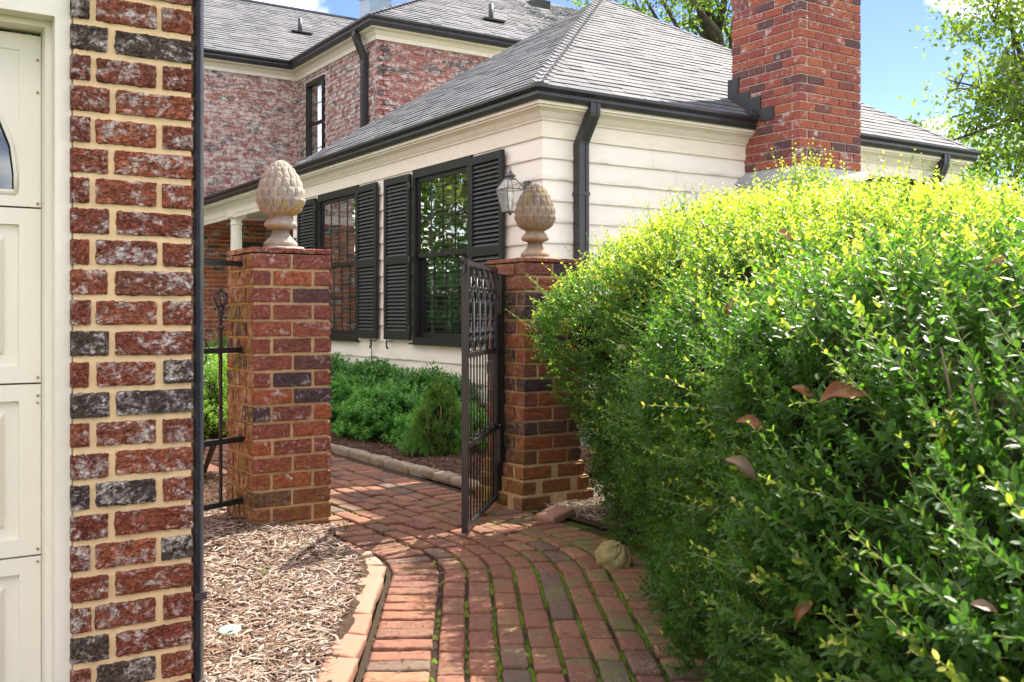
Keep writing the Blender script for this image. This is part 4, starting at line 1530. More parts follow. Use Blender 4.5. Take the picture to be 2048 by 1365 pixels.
def shutter(y0, y1, z0, z1, hinge, ajar, X=HX, hook=True):
    """hinge = +1 when hinged at y1, -1 at y0; built in place then swung out by ajar degrees"""
    wd = y1 - y0
    th = .032
    s = .055
    yh = y1 if hinge > 0 else y0
    root = MB()
    sg = -hinge

    def bx_(u0, u1, a, b, t0=0, t1=th):
        return (np.array([-t1, min(sg * u0, sg * u1), a]), np.array([-t0, max(sg * u0, sg * u1), b]))
    root.b2(*bx_(0, s, z0, z1)).b2(*bx_(wd - s, wd, z0, z1))
    zmid = (z0 + z1) / 2 - .02
    for a, b in ((z0, z0 + .09), (zmid - .04, zmid + .04), (z1 - .07, z1)):
        root.b2(*bx_(s, wd - s, a, b))
    me = root.mesh('shutter_frame', M['shutter'])
    o = bpy.data.objects.new('shutter', me); C.objects.link(o); o.parent = house
    loc = Vector((X - .028, yh, 0)); o.location = loc - WP[house.name]; WP[o.name] = loc
    o.rotation_euler = (0, 0, R(ajar) * hinge * -1)
    lm = MB().box((0, 0, 0), (.046, wd - 2 * s, .005), [[math.cos(R(58)), 0, -math.sin(R(58))], [0, 1, 0], [math.sin(R(58)), 0, math.cos(R(58))]]).mesh('louver_mesh', M['shutter'])
    for a, b in ((z0 + .09, zmid - .04), (zmid + .04, z1 - .07)):
        n_ = int((b - a) / .038)
        for k in range(n_):
            ob('louver', lm, o, (-th / 2, sg * wd / 2, a + (k + .5) * (b - a) / n_), local=True)
    for zz in (z0 + .12, zmid, z1 - .12):
        ob('hinge', MB().tube([(-th - .001, sg * -.012, zz - .03), (-th - .001, sg * -.012, zz + .03)], .008, 8).mesh('hinge', M['iron']), o, (0, 0, 0), local=True)
    if hook:
        u = wd - .10
        pts = [(-.045, sg * u, z0 - .005), (-.058, sg * u, z0 + .015), (-.062, sg * (u - .01), z0 + .028), (-.05, sg * (u - .018), z0 + .02)]
        pts2 = [(-.045, sg * u, z0 - .002), (-.045, sg * (u + .004), z0 - .03), (-.045, sg * (u + .010), z0 - .06), (-.045, sg * (u + .002), z0 - .09), (-.045, sg * (u - .018), z0 - .10), (-.045, sg * (u - .026), z0 - .085), (-.045, sg * (u - .016), z0 - .075)]
        mb = MB().tube(pts, .005, 7).tube(pts2, [.008, .009, .008, .008, .007, .006, .005], 7).tube([(-.045, sg * u, z0 - .02), (.02, sg * u, z0 - .02)], .005, 6)
        ob('hook', mb.mesh('hook', M['iron'], True), o, (0, 0, 0), local=True)
    return o


shutter(7.24, 7.81, .86, 2.53, 1, 1.5)
shutter(9.00, 9.55, .86, 2.53, -1, 1.5)
shutter(9.74, 10.28, .86, 2.53, 1, 1.5)
shutter(11.47, 12.02, .86, 2.53, -1, 1.5)
# thin cable down the wall
ob('cable', MB().tube([(HX - .03, 9.93, .84), (HX - .026, 9.95, .6), (HX - .028, 9.985, .3)], .0035, 6).mesh('cable', M['iron']), house)

# chimney ---------------------------------------------------------------------
cx0, cx1, cy0, cy1 = 7.0, 7.832, 6.06, 6.9
chim = ob('chimney', MB().b2(np.array([cx0 + .010, cy0 + .010, 2.44]), np.array([cx1 - .010, cy1 - .010, 5.75])).mesh('mortar', M['mortar_pale']), house)
mb = MB()
mb.add([[cx0 - .14, cy0 - .14, -.05], [cx1 + .14, cy0 - .14, -.05], [cx1 + .14, cy1, -.05], [cx0 - .14, cy1, -.05], [cx0 - .14, cy0 - .14, 2.33], [cx1 + .14, cy0 - .14, 2.33], [cx1 + .14, cy1, 2.33], [cx0 - .14, cy1, 2.33],
        [cx0, cy0, 2.445], [cx1, cy0, 2.445], [cx1, cy1, 2.445], [cx0, cy1, 2.445]],
       [[0, 1, 5, 4], [1, 2, 6, 5], [2, 3, 7, 6], [3, 0, 4, 7], [4, 5, 9, 8], [5, 6, 10, 9], [6, 7, 11, 10], [7, 4, 8, 11]])
ob('base', mb.mesh('chimney_base', M['concrete']), chim)
CH = .0812
cb_s = [fast_mesh('chimney_brick_mesh', *rbox(.196, .09, .070, .004, (3, 1, 1), .0008, 900 + i), [M['chimney_brick']], False) for i in range(5)]
rc = random.Random(4)
mbx = MB()
nb = 0
items = []
for c in range(40):
    z = 2.447 + c * CH + CH / 2
    fr_ = []
    Lm = (cx1 - cx0) / 4
    if c % 2 == 0:
        fr_ = [(cx0 + i * Lm, cx0 + (i + 1) * Lm) for i in range(4)]
        sd = [(cy0 + .10 + i * Lm, min(cy0 + .10 + (i + 1) * Lm, cy1)) for i in range(4)]
        sd = [s_ for s_ in sd if s_[1] - s_[0] > .03]
    else:
        fr_ = [(cx0, cx0 + Lm / 2)] + [(cx0 + Lm / 2 + i * Lm, cx0 + Lm / 2 + (i + 1) * Lm) for i in range(3)] + [(cx1 - Lm / 2, cx1)]
        fr_[0] = (cx0 + .0955, cx0 + Lm / 2 + .0001) if Lm / 2 > .13 else None
        fr_ = [q for q in fr_ if q]
        sd = [(cy0 + i * Lm, min(cy0 + (i + 1) * Lm, cy1)) for i in range(5)]
        sd = [s_ for s_ in sd if s_[1] - s_[0] > .03]
        sd[0] = (sd[0][0] - .0045, sd[0][1])
    for a, b in fr_:
        a = a - .0045 if (a == fr_[0][0] and c % 2 == 0) else a; b = b + .0045 if b == fr_[-1][1] else b
        items.append((c, (a + b) / 2, cy0 + .045, z, b - a - .011, 0))
    for a, b in sd:
        items.append((c, cx0 + .045, (a + b) / 2, z, b - a - .011, 90))
    for a, b in sd:
        items.append((99, cx1 - .045, (a + b) / 2, z, b - a - .011, 90))
for c, x, y, z, ln, rz in items:
    j = rc.uniform(-.002, .002)
    if c < 19:
        o = ob('brick', rc.choice(cb_s), chim, (x + (j if rz else 0), y + (0 if rz else j), z), (0, 0, R(rz)), scale=(ln / .196, 1, 1))
    else:
        dx, dy = (.09, ln) if rz else (ln, .09)
        mbx.box((x, y, z), (dx, dy, .070))
ob('upper_bricks', mbx.mesh('upper_bricks', M['chimney_brick_i']), chim, kind='stuff')
ob('cap', MB().b2(np.array([cx0 - .05, cy0 - .05, 5.73]), np.array([cx1 + .05, cy1 + .05, 5.85])).mesh('chimney_cap', M['concrete']), chim)
# stepped flashing on the left flank
mb = MB()
for i, (ya, yb, zt_) in enumerate(((6.36, 6.52, 3.02), (6.52, 6.66, 3.14), (6.66, 6.80, 3.21), (6.80, 6.93, 3.36))):
    mb.b2(np.array([cx0 - .012 - i * .001, ya, 2.96 if i else 2.90]), np.array([cx0 - .002, yb, zt_]))
mb.b2(np.array([cx0 - .09, 6.55, 2.955]), np.array([cx0 - .003, 6.9, 3.01]))
ob('flashing', mb.mesh('flashing', M['flash']), chim)

# two-storey brick part --------------------------------------------------------
BX, BY, FY = 6.85, 14.4, 17.8
EZ = 5.50


def wall_bricks(origin, u, n_, length, z0, z1, ok=lambda a, z: True, L=.215, H=.078, seed=0):
    """list of (pos, rz, len)"""
    r = random.Random(seed)
    out_ = []
    c = 0
    z = z0
    while z < z1:
        a = -L / 2 if c % 2 else 0
        while a < length - .01:
            a0, a1 = max(a, 0), min(a + L, length)
            if a1 - a0 > .03 and ok((a0 + a1) / 2, z + H / 2):
                out_.append(((a0 + a1) / 2, z + H / 2, a1 - a0 - .011, r.uniform(-.003, .003)))
            a += L
        z += H
        c += 1
    return out_


def brick_wall(nm, boxc, mort, origin, udir, ndir, length, z0, z1, ok, seed, parts, matp, mati, hole=None):
    wl = ob(nm, boxc.mesh('mortar', mort), house)
    items = wall_bricks(origin, udir, ndir, length, z0, z1, ok, seed=seed)
    var = [fast_mesh('wall_brick_mesh', *rbox(.204, .06, .067, .004, (2, 1, 1), .001, seed * 31 + i), [matp], False) for i in range(4)]
    r = random.Random(seed)
    mbs = MB()
    rz = math.atan2(udir[1], udir[0])
    for i, (a, z, ln, j) in enumerate(items):
        px = origin[0] + udir[0] * a + ndir[0] * (j - .024); py = origin[1] + udir[1] * a + ndir[1] * (j - .024)
        if i < parts:
            ob('brick', r.choice(var), wl, (px, py, z), (0, 0, rz), scale=(ln / .204, 1, 1))
        else:
            ca, sa = udir[0], udir[1]
            mbs.box((px, py, z), (ln, .06, .067), [[ca, -sa, 0], [sa, ca, 0], [0, 0, 1]])
    if mbs.n:
        ob('small_bricks', mbs.mesh('small_bricks', mati), wl, kind='stuff')
    return wl


# wall R (faces the camera), wall L (faces the court), far wall
brick_wall('brick_wall', MB().b2(np.array([BX + .001, BY + .007, 2.5]), np.array([15, BY + .2, EZ + .1])), M['mortar_house'], (BX, BY), (1, 0), (0, -1), 3.2, 4.05, 5.45,
           lambda a, z: z > 4.0 + a * .62 - .0, 1, 150, M['house_brick'], M['house_brick_i'])
WLY0, WLY1, WLZ0, WLZ1 = 16.50, 17.33, 3.70, 5.33
mb = MB()
mb.b2(np.array([BX + .007, BY + .007, 2.5]), np.array([BX + .2, WLY0, EZ + .1]))
mb.b2(np.array([BX + .007, WLY1, 2.5]), np.array([BX + .2, FY, EZ + .1]))
mb.b2(np.array([BX + .007, WLY0, 2.5]), np.array([BX + .2, WLY1, WLZ0]))
mb.b2(np.array([BX + .007, WLY0, WLZ1]), np.array([BX + .2, WLY1, EZ + .1]))
brick_wall('brick_wall', mb, M['mortar_house'], (BX, FY), (0, -1), (-1, 0), FY - BY, 3.05, 5.5,
           lambda a, z: not (FY - WLY1 - .08 < a < FY - WLY0 + .08 and WLZ0 - .05 < z < WLZ1 + .03), 2, 0, M['house_brick'], M['house_brick_i'])
brick_wall('brick_wall', MB().b2(np.array([1.4, FY + .007, -.05]), np.array([BX + .2, FY + .2, EZ + .1])), M['mortar_house'], (1.4, FY), (1, 0), (0, -1), BX - 1.4, 3.0, 5.45,
           lambda a, z: True, 3, 0, M['house_brick'], M['house_brick_i'])
# porch back wall with a dark door opening
M['porch_brick_i'] = brick_material('porch_brick_i', RED, white=.25, wscale=6, bump=.5, island=True)
brick_wall('brick_wall', MB().b2(np.array([1.4, FY - .053, -.05]), np.array([BX + .1, FY, 2.83])), M['mortar_tan'], (1.4, FY - .06), (1, 0), (0, -1), BX - 1.4, .34, 2.8,
           lambda a, z: not (4.35 < a < 5.3 and z < 2.42), 5, 0, M['house_brick'], M['porch_brick_i'])
mb = MB().b2(np.array([5.78, FY - .10, .34]), np.array([5.86, FY - .055, 2.44])).b2(np.array([6.60, FY - .10, .34]), np.array([6.68, FY - .055, 2.44])).b2(np.array([5.86, FY - .10, 2.30]), np.array([6.60, FY - .055, 2.44]))
mb.b2(np.array([6.21, FY - .09, .34]), np.array([6.25, FY - .056, 2.30]))
dr = ob('porch_door', mb.mesh('porch_door_frame', M['frame']), house)
ob('pane', fast_mesh('pane', [[5.86, FY - .07, .34], [6.60, FY - .07, .34], [6.60, FY - .07, 2.30], [5.86, FY - .07, 2.30]], [[0, 1, 2, 3]], [M['door_glass']]), dr)

# the upper window
w3 = None
_h = house
mb = MB()
X = BX
f = .09
for a, b, c, e in ((WLY0, WLY0 + f, WLZ0, WLZ1), (WLY1 - f, WLY1, WLZ0, WLZ1), (WLY0 + f, WLY1 - f, WLZ1 - f, WLZ1), (WLY0 + f, WLY1 - f, WLZ0, WLZ0 + f)):
    mb.b2(np.array([X - .03, a, c]), np.array([X + .1, b, e]))
zm = 4.55
mb.b2(np.array([X + .01, WLY0 + f, zm - .03]), np.array([X + .05, WLY1 - f, zm + .03]))
mb.b2(np.array([X + .02, (WLY0 + WLY1) / 2 - .01, WLZ0 + f]), np.array([X + .03, (WLY0 + WLY1) / 2 + .01, WLZ1 - f]))
for zz in (4.1, 4.9):
    mb.b2(np.array([X + .0205, WLY0 + f, zz - .01]), np.array([X + .0295, WLY1 - f, zz + .01]))
w3 = ob('window', mb.mesh('window_frame', M['frame']), house)
ob('pane', fast_mesh('pane', [[X + .015, WLY0 + f, WLZ0 + f], [X + .015, WLY1 - f, WLZ0 + f], [X + .015, WLY1 - f, WLZ1 - f], [X + .015, WLY0 + f, WLZ1 - f]], [[3, 2, 1, 0]], [M['glass']]), w3)
ob('room_behind', MB().b2(np.array([X + .9, WLY0 - .5, 3.4]), np.array([X + .95, WLY1 + .4, 5.5])).mesh('room_behind', M['interior']), w3)

# upper eaves: soffit board, gutter, roofs
up = [(1.4, FY), (BX, FY), (BX, BY), (15, BY)]
mb = MB().sweep([(-.01, 5.46), (.03, 5.46), (.035, 5.52), (.09, 5.58), (.17, 5.60), (.17, 5.63), (-.01, 5.63)], up, side=1)
ob('cornice', mb.mesh('cornice', M['eave_white']), house)
prof = [(.16, 5.62), (.21, 5.62), (.235, 5.67), (.235, 5.70), (.27, 5.735), (.27, 5.765), (.262, 5.765), (.255, 5.74), (.16, 5.74)]
ob('gutter', MB().sweep(prof, up, side=1).mesh('gutter', M['gutter']), house)
mb = MB().sweep([(-.01, 5.632), (.158, 5.632), (.158, 5.755), (-.01, 5.755)], up, side=1)
ob('fascia', mb.mesh('fascia', M['gutter']), house)


def shingle_field(nm, A, B, up_, nr, nrows, exp, clipf=None, seed=0, wide=.3):
    """A->B lower edge; rows go up"""
    r = random.Random(seed)
    A = Vector(A); B = Vector(B); up_ = Vector(up_).normalized(); nr = Vector(nr).normalized()
    L = (B - A).length; u = (B - A).normalized()
    mb = MB()
    for i in range(nrows):
        d = i * exp
        lo, hi = (0, L) if clipf is None else clipf(d, L)
        x = lo - r.uniform(0, wide)
        while x < hi:
            wdt = r.uniform(.6, 1.2) * wide
            x0_, x1_ = max(x, lo), min(x + wdt - .004, hi)
            x += wdt
            if x1_ - x0_ < .02: continue
            V, F = slate(A + u * x0_ + up_ * d, A + u * x1_ + up_ * d, up_, nr, exp * 1.15, r.choice([.005, .009, .013]))
            mb.add(V, F)
    return ob(nm, mb.mesh(nm, M['shingle_i']), roof2, kind='stuff')


E2 = .22
zU = 5.755
FP = .56
roof2 = ob('upper_roof', MB().add([[1.2, FY - E2, zU - .012], [BX + 6, FY - E2, zU - .012], [BX + 6, FY - E2 + 4.0, zU - .012 + 4.0 * FP], [1.2, FY - E2 + 4.0, zU - .012 + 4.0 * FP]], [[0, 1, 2, 3]]).mesh('far_roof_deck', M['shingle']), house)
n2 = math.sqrt(1 + FP * FP)
shingle_field('far_shingles', (1.2, FY - E2, zU), (BX + 4.5, FY - E2, zU), (0, 1, FP), (0, -FP, 1), 31, .15, seed=2)
ob('ridge_cap', MB().b2(np.array([1.2, FY - E2 + 3.93, zU + 4.0 * FP - .01]), np.array([BX + 6, FY - E2 + 4.10, zU + 4.0 * FP + .03])).mesh('ridge_cap', M['shingle']), roof2)
MP = .56
ax0, ay0 = BX - E2, BY - E2
ln = 4.2
mb = MB()
mb.add([[ax0, ay0, zU - .012], [15.2, ay0, zU - .012], [15.2, ay0 + ln, zU - .012 + ln * MP], [ax0 + ln, ay0 + ln, zU - .012 + ln * MP]], [[0, 1, 2, 3]])
mb.add([[ax0, ay0, zU - .012], [ax0, ay0 + 9, zU - .012], [ax0 + ln, ay0 + 9, zU - .012 + ln * MP], [ax0 + ln, ay0 + ln, zU - .012 + ln * MP]], [[0, 3, 2, 1]])
ob('main_deck', mb.mesh('main_deck', M['shingle']), roof2)
nn_ = math.sqrt(1 + MP * MP)
shingle_field('main_shingles', (ax0, ay0, zU), (15.2, ay0, zU), (0, 1, MP), (0, -MP, 1), 32, .15, clipf=lambda d, L: (d / nn_, L), seed=3)
shingle_field('side_shingles', (ax0, ay0 + 4.5, zU), (ax0, ay0, zU), (1, 0, MP), (-MP, 0, 1), 32, .15, clipf=lambda d, L: (0, L - d / nn_), seed=4)
# upper downspout at the corner
spout([(BX - .20, 14.75, 5.64), (BX - .20, 14.75, 5.56), (BX - .17, 14.75, 5.47), (BX - .08, 14.75, 5.28), (BX - .055, 14.75, 5.2), (BX - .055, 14.75, 3.6)], .10, .11)
# roof vents
def vent(x, y, z, h, r_):
    v = ob('vent_pipe', MB().tube([(x, y, z - .1), (x, y, z + h)], r_, 14).mesh('vent_pipe', M['flash'], True), house)
    ob('collar', MB().b2(np.array([x - .22, y - .16, z - .03]), np.array([x + .22, y + .10, z - .005])).mesh('collar', M['flash']), v)


def roof_hit(px, py, y0p, z0p, pitch):
    """where a sight line meets a roof plane rising towards +Y"""
    u = (px - 1024) / 2007; v = (633 - py) / 2007
    d = Vector((F2.x + R2.x * u, F2.y + R2.y * u, v))
    # z = z0 + (y - y0) * pitch
    t = (z0p - y0p * pitch - 1.1) / (d.z - d.y * pitch)
    return Vector((0, 0, 1.1)) + d * t


p = roof_hit(600, 66, FY - E2, zU, FP); vent(p.x, p.y, p.z, .30, .045)
p = roof_hit(982, 42, BY - E2, zU, MP); vent(p.x, p.y, p.z, .30, .045)
p = roof_hit(1075, 12, BY - E2, zU, MP)
ob('box_vent', MB().b2(np.array([p.x - .2, p.y - .2, p.z - .1]), np.array([p.x + .2, p.y + .2, p.z + .08])).mesh('box_vent', M['flash']), house)
# metal vent behind the eave corner
tv = ob('metal_vent', MB().b2(np.array([7.05, 15.1, 5.9]), np.array([7.45, 15.5, 6.42])).mesh('metal_vent', M['chrome']), house)
ob('vent_cap', MB().b2(np.array([6.98, 15.03, 6.42]), np.array([7.52, 15.57, 6.47])).mesh('vent_cap', M['chrome']), tv)


# ------------------------------------------------------------ wall lanterns
def lantern(x, y, z, label, wallx, arm):
    t = thing('wall_lantern', label, 'lantern', (x, y, z), group='lanterns on the white wall')
    t.scale = (.78, .78, .78)
    w0, w1, w2, h0, h1 = .062, .108, .045, .0, .235

    def L(nm, mb, mat='brass', smooth=False):
        return ob(nm, mb.mesh(nm, M[mat], smooth), t, (0, 0, 0), local=True)
    mb = MB()
    cor = [(-1, -1), (1, -1), (1, 1), (-1, 1)]
    for a, b in cor:
        mb.tube([(a * w0, b * w0, h0), (a * w1, b * w1, h1)], .005, 6)
        mb.tube([(a * w1, b * w1, h1), (a * w2, b * w2, h1 + .11)], .005, 6)
    for k in range(4):
        a, b = cor[k], cor[(k + 1) % 4]
        for ww, hh in ((w0, h0), (w1, h1), (w2, h1 + .11)):
            mb.tube([(a[0] * ww, a[1] * ww, hh), (b[0] * ww, b[1] * ww, hh)], .006, 6)
    L('frame', mb)
    for k in range(4):
        a, b = cor[k], cor[(k + 1) % 4]
        V = [[a[0] * w0, a[1] * w0, h0], [b[0] * w0, b[1] * w0, h0], [b[0] * w1, b[1] * w1, h1], [a[0] * w1, a[1] * w1, h1]]
        ob('glass_pane', fast_mesh('glass_pane', V, [[0, 1, 2, 3]], [M['lamp_glass']]), t, (0, 0, 0), local=True)
        V = [[a[0] * w1, a[1] * w1, h1], [b[0] * w1, b[1] * w1, h1], [b[0] * w2, b[1] * w2, h1 + .11], [a[0] * w2, a[1] * w2, h1 + .11]]
        ob('roof_pane', fast_mesh('roof_pane', V, [[0, 1, 2, 3]], [M['lamp_glass']]), t, (0, 0, 0), local=True)
    L('chimney_top', MB().lathe([(.345, .048), (.372, .040), (.374, .06), (.38, .062), (.40, .035), (.42, .018), (.44, .008)], 20), 'brass', True)
    L('ring', MB().tube([(.0, .018 * math.cos(a_), .458 + .022 * math.sin(a_)) for a_ in np.linspace(0, 6.283, 14)], .0035, 6), 'brass', True)
    L('floor_plate', MB().box((0, 0, .0), (.12, .12, .006)).lathe([(-.012, .014), (-.02, .018), (-.03, .012), (-.038, .004)], 12))
    L('bulb', MB().tube([(0, 0, .02), (0, 0, .12)], .012, 10).lathe([(.12, .02), (.15, .03), (.19, .03), (.21, .02)], 14), 'bulb', True)
    if arm:
        dx = (wallx - x) / .78
        L('bracket', MB().tube([(dx, 0, .22), (dx * .6, 0, .30), (dx * .5, 0, .26), (w1, 0, h1 + .02)], .008, 8).b2(np.array([dx - .02, -.05, .1]), np.array([dx, .05, .34])))
    return t


lantern(4.50, 6.93, 1.96, 'glass sided lantern by the downspout corner, partly behind the darker finial', HX - .02, True)
lantern(4.50, 12.22, 1.83, 'glass sided lantern far down the white wall, behind the sunlit finial', HX - .02, True)


# ------------------------------------------------------------ foliage
def unit(a):
    return a / np.maximum(1e-9, np.linalg.norm(a, axis=-1, keepdims=True))


def leaf_arrays(P, D, N, L, W, detail=True):
    """returns V (n,k,3) and face template"""
    N = unit(N - D * np.sum(N * D, -1, keepdims=True))
    S = np.cross(D, N)
    L = L[:, None]; W = W[:, None]
    if detail:
        V = np.stack([P, P + D * L * .3 + S * W * .42 + N * L * .05, P + D * L * .72 + S * W * .40 + N * L * .04, P + D * L, P + D * L * .72 - S * W * .40 + N * L * .04, P + D * L * .3 - S * W * .42 + N * L * .05], 1)
        f = np.array([[0, 1, 2, 3], [0, 3, 4, 5]])
    else:
        V = np.stack([P, P + D * L * .5 + S * W * .5 + N * L * .07, P + D * L, P + D * L * .5 - S * W * .5 + N * L * .07], 1)
        f = np.array([[0, 1, 2], [0, 2, 3]])
    return V, f


def leaves_mesh(name, groups, mat):
    """groups: list of (P, D, N, L, W, tint, detail)"""
    Vs, Fs, T = [], [], []
    off = 0
    for P, D, N, L, W, tint, det in groups:
        if not len(P): continue
        V, f = leaf_arrays(P, D, N, L, W, det)
        n, k = V.shape[:2]
        Vs.append(V.reshape(-1, 3))
        Fs.append((f[None] + (np.arange(n) * k)[:, None, None]).reshape(-1, f.shape[1]) + off)
        T.append(np.repeat(tint, k))
        off += n * k
    return fast_mesh(name, np.concatenate(Vs), Fs, [mat], False, {'tint': np.concatenate(T)})


def sprigs(P, D, Ls, nl, lw, r, tint_tip, tint_base, ratio=.5, spread=.9):
    """leafy shoots: base P, direction D, length Ls, nl leaf pairs. returns leaf arrays + stems"""
    n = len(P)
    rv = unit(r.normal(size=(n, 3)))
    S = unit(np.cross(D, rv)); Q = np.cross(D, S)
    out_ = []
    bend = unit(np.array([0, 0, 1.0])[None] * .7 + r.normal(0, .4, (n, 3)))
    pts = []
    for k in range(nl):
        t = (k + 1) / nl
        c = P + D * (Ls * t)[:, None] + bend * (Ls * t * t * .25)[:, None]
        Dk = unit(D + bend * (.5 * t))
        ang = (k % 2) * math.pi / 2
        A = S * math.cos(ang) + Q * math.sin(ang)
        for sg in (-1, 1):
            ld = unit(Dk * (.55 + .3 * t) + A * sg * spread + r.normal(0, .22, (n, 3)))
            ln_ = unit(Dk * 1.0 + np.array([0, 0, .5]) + r.normal(0, .25, (n, 3)))
            sz = lw * (1.05 - .45 * max(0, t - .6) / .4) * r.uniform(.75, 1.2, n)
            out_.append((c, ld, ln_, sz, sz * ratio, tint_base + (tint_tip - tint_base) * max(0, (t - .35) / .65)))
    P_ = np.concatenate([o[0] for o in out_]); D_ = np.concatenate([o[1] for o in out_]); N_ = np.concatenate([o[2] for o in out_])
    L_ = np.concatenate([o[3] for o in out_]); W_ = np.concatenate([o[4] for o in out_]); T_ = np.concatenate([o[5] for o in out_])
    return P_, D_, N_, L_, W_, T_, bend


def stems_mesh(name, P, D, Ls, bend, rad, mat):
    n = len(P)
    S = unit(np.cross(D, np.array([.3, .2, 1.0]))); Q = np.cross(D, S)
    rings = []
    for t, k in ((0, 1.), (.5, .8), (1, .45)):
        c = P + D * (Ls * t)[:, None] + bend * (Ls * t * t * .25)[:, None]
        for a in (0, 2.094, 4.189):
            rings.append(c + (S * math.cos(a) + Q * math.sin(a)) * (rad * k)[:, None])
    V = np.stack(rings, 1)
    f = []
    for i in range(2):
        for k in range(3):
            f.append([i * 3 + k, i * 3 + (k + 1) % 3, i * 3 + 3 + (k + 1) % 3, i * 3 + 3 + k])
    f = np.array(f)
    F = (f[None] + (np.arange(n) * 9)[:, None, None]).reshape(-1, 4)
    return fast_mesh(name, V.reshape(-1, 3), F, [mat], True)


# hedge ---------------------------------------------------------------------
HB = np.array([(.70, -.9), (.95, -.2), (1.12, .35), (1.36, .95), (1.78, 1.72), (2.22, 2.42), (2.74, 3.22), (3.12, 3.88), (3.42, 4.25), (3.95, 4.52), (4.8, 4.75), (6.2, 4.75)])
HH = np.array([1.08, 1.12, 1.15, 1.18, 1.26, 1.42, 1.61, 1.67, 1.60, 1.62, 1.62, 1.62])
seg = np.linalg.norm(np.diff(HB, axis=0), axis=1); cum = np.concatenate([[0], np.cumsum(seg)])
TL = cum[-1]
prof = np.array([(.06, 0), (-.02, .25), (-.05, .5), (-.04, .68), (.02, .80), (.14, .89), (.34, .955), (.62, .99), (.95, 1.0), (1.5, .98), (2.0, .85), (2.2, .4), (2.2, 0)])
pl = np.concatenate([[0], np.cumsum(np.hypot(np.diff(prof[:, 0]), np.diff(prof[:, 1]) * 1.6))])


def hedge_surface(s, v):
    """s along, v 0..1 around the section; returns points"""
    x = np.interp(s, cum, HB[:, 0]); y = np.interp(s, cum, HB[:, 1])
    e = .25
    tx = np.interp(s + e, cum, HB[:, 0]) - np.interp(s - e, cum, HB[:, 0]); ty = np.interp(s + e, cum, HB[:, 1]) - np.interp(s - e, cum, HB[:, 1])
    l = np.hypot(tx, ty); tx, ty = tx / l, ty / l
    inx, iny = ty, -tx
    h = np.interp(s, cum, HH)
    pv = v * pl[-1]
    o_ = np.interp(pv, pl, prof[:, 0]); zz = np.interp(pv, pl, prof[:, 1]) * h
    bell = np.sin(np.pi * np.clip((zz / h - .22) / .8, 0, 1)) * (o_ < .4)
    o_ = o_ - bell * .30 * np.clip((y - 3.4) / .7, 0, 1) * np.clip((4.9 - x) / .9, 0, 1)
    lump = .06 * (np.sin(s * 4.1 + zz * 3) * np.sin(zz * 5.2 - s * 1.7) + .6 * np.sin(s * 9.3 + 1) * np.sin(zz * 8.1 + o_ * 7))
    return np.stack([x + inx * (o_ - lump), y + iny * (o_ - lump), zz + lump * .6 * (zz > .5)], -1)


def hedge_normal(s, v):
    e = .02
    a = hedge_surface(s + e, v) - hedge_surface(s - e, v)
    b = hedge_surface(s, v + .006) - hedge_surface(s, v - .006)
    return unit(np.cross(b, a))


hedge = thing('hedge', 'large clipped small leaved hedge with yellow new shoots filling the right side', 'hedge', (3.2, 2.5, 0))
ns, nv = 90, 40
S_, V_ = np.meshgrid(np.linspace(0, TL, ns), np.linspace(0, 1, nv), indexing='ij')
Pc = hedge_surface(S_.ravel(), V_.ravel()); Nc = hedge_normal(S_.ravel(), V_.ravel().clip(.01, .99))
if np.mean(Nc[:, 0]) > 0 and False: Nc = -Nc
test = hedge_normal(np.array([3.0]), np.array([.2]))
sgn = -1 if test[0, 0] > 0 else 1
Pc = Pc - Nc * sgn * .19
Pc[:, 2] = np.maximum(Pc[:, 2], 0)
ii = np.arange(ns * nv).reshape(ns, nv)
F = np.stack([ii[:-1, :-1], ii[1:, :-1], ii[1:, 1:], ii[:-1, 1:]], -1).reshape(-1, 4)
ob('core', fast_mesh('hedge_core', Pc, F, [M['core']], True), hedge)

rh = np.random.default_rng(42)
campos = np.array([0, 0, 1.1])
VMAX = .80


def hedge_sprigs(n, vmin=0.0, vmax=VMAX):
    s = rh.uniform(.3, TL, n * 3); v = rh.uniform(vmin, vmax, n * 3)
    # even out by area; thin with distance from the camera
    P = hedge_surface(s, v); N = hedge_normal(s, v) * sgn
    d = np.linalg.norm(P - campos, axis=1)
    view = np.sum(unit(campos - P) * N, -1)
    keep = (view > -.45)
    s, v, P, N, d = s[keep], v[keep], P[keep], N[keep], d[keep]
    return s[:n], v[:n], P[:n], N[:n], d[:n]


groups = []
s, v, P, N, d = hedge_sprigs(52000)
# clipped growth comes in clumps: thin it where no twig filled in
cl = np.sin(P[:, 0] * 23 + 2 * np.sin(P[:, 2] * 13)) * np.sin(P[:, 1] * 21 + 1.7 * np.sin(P[:, 0] * 17)) * np.sin(P[:, 2] * 25 + 2 * np.sin(P[:, 1] * 12))
kp = (cl > -.08) | (rh.random(len(P)) < .22)
kp &= (d > 2.4) | (rh.random(len(P)) < np.clip(.42 + .2 * (d - .8), 0, 1))
s, v, P, N, d, cl = s[kp], v[kp], P[kp], N[kp], d[kp], cl[kp]
P = P - N * (rh.uniform(.0, .12, len(P)) + np.clip(-cl, 0, 1) * .16)[:, None]
D = unit(N * 1.0 + rh.normal(0, .45, P.shape) + np.array([0, 0, .45]))
Ls = rh.uniform(.04, .10, len(P))
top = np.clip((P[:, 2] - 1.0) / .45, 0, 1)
new = (rh.random(len(P)) < (.05 + .90 * top)).astype(float)  # yellow rises with height: new growth plus backlit glow put into the colour
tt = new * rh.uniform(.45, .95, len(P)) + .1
nearm = d < 2.6
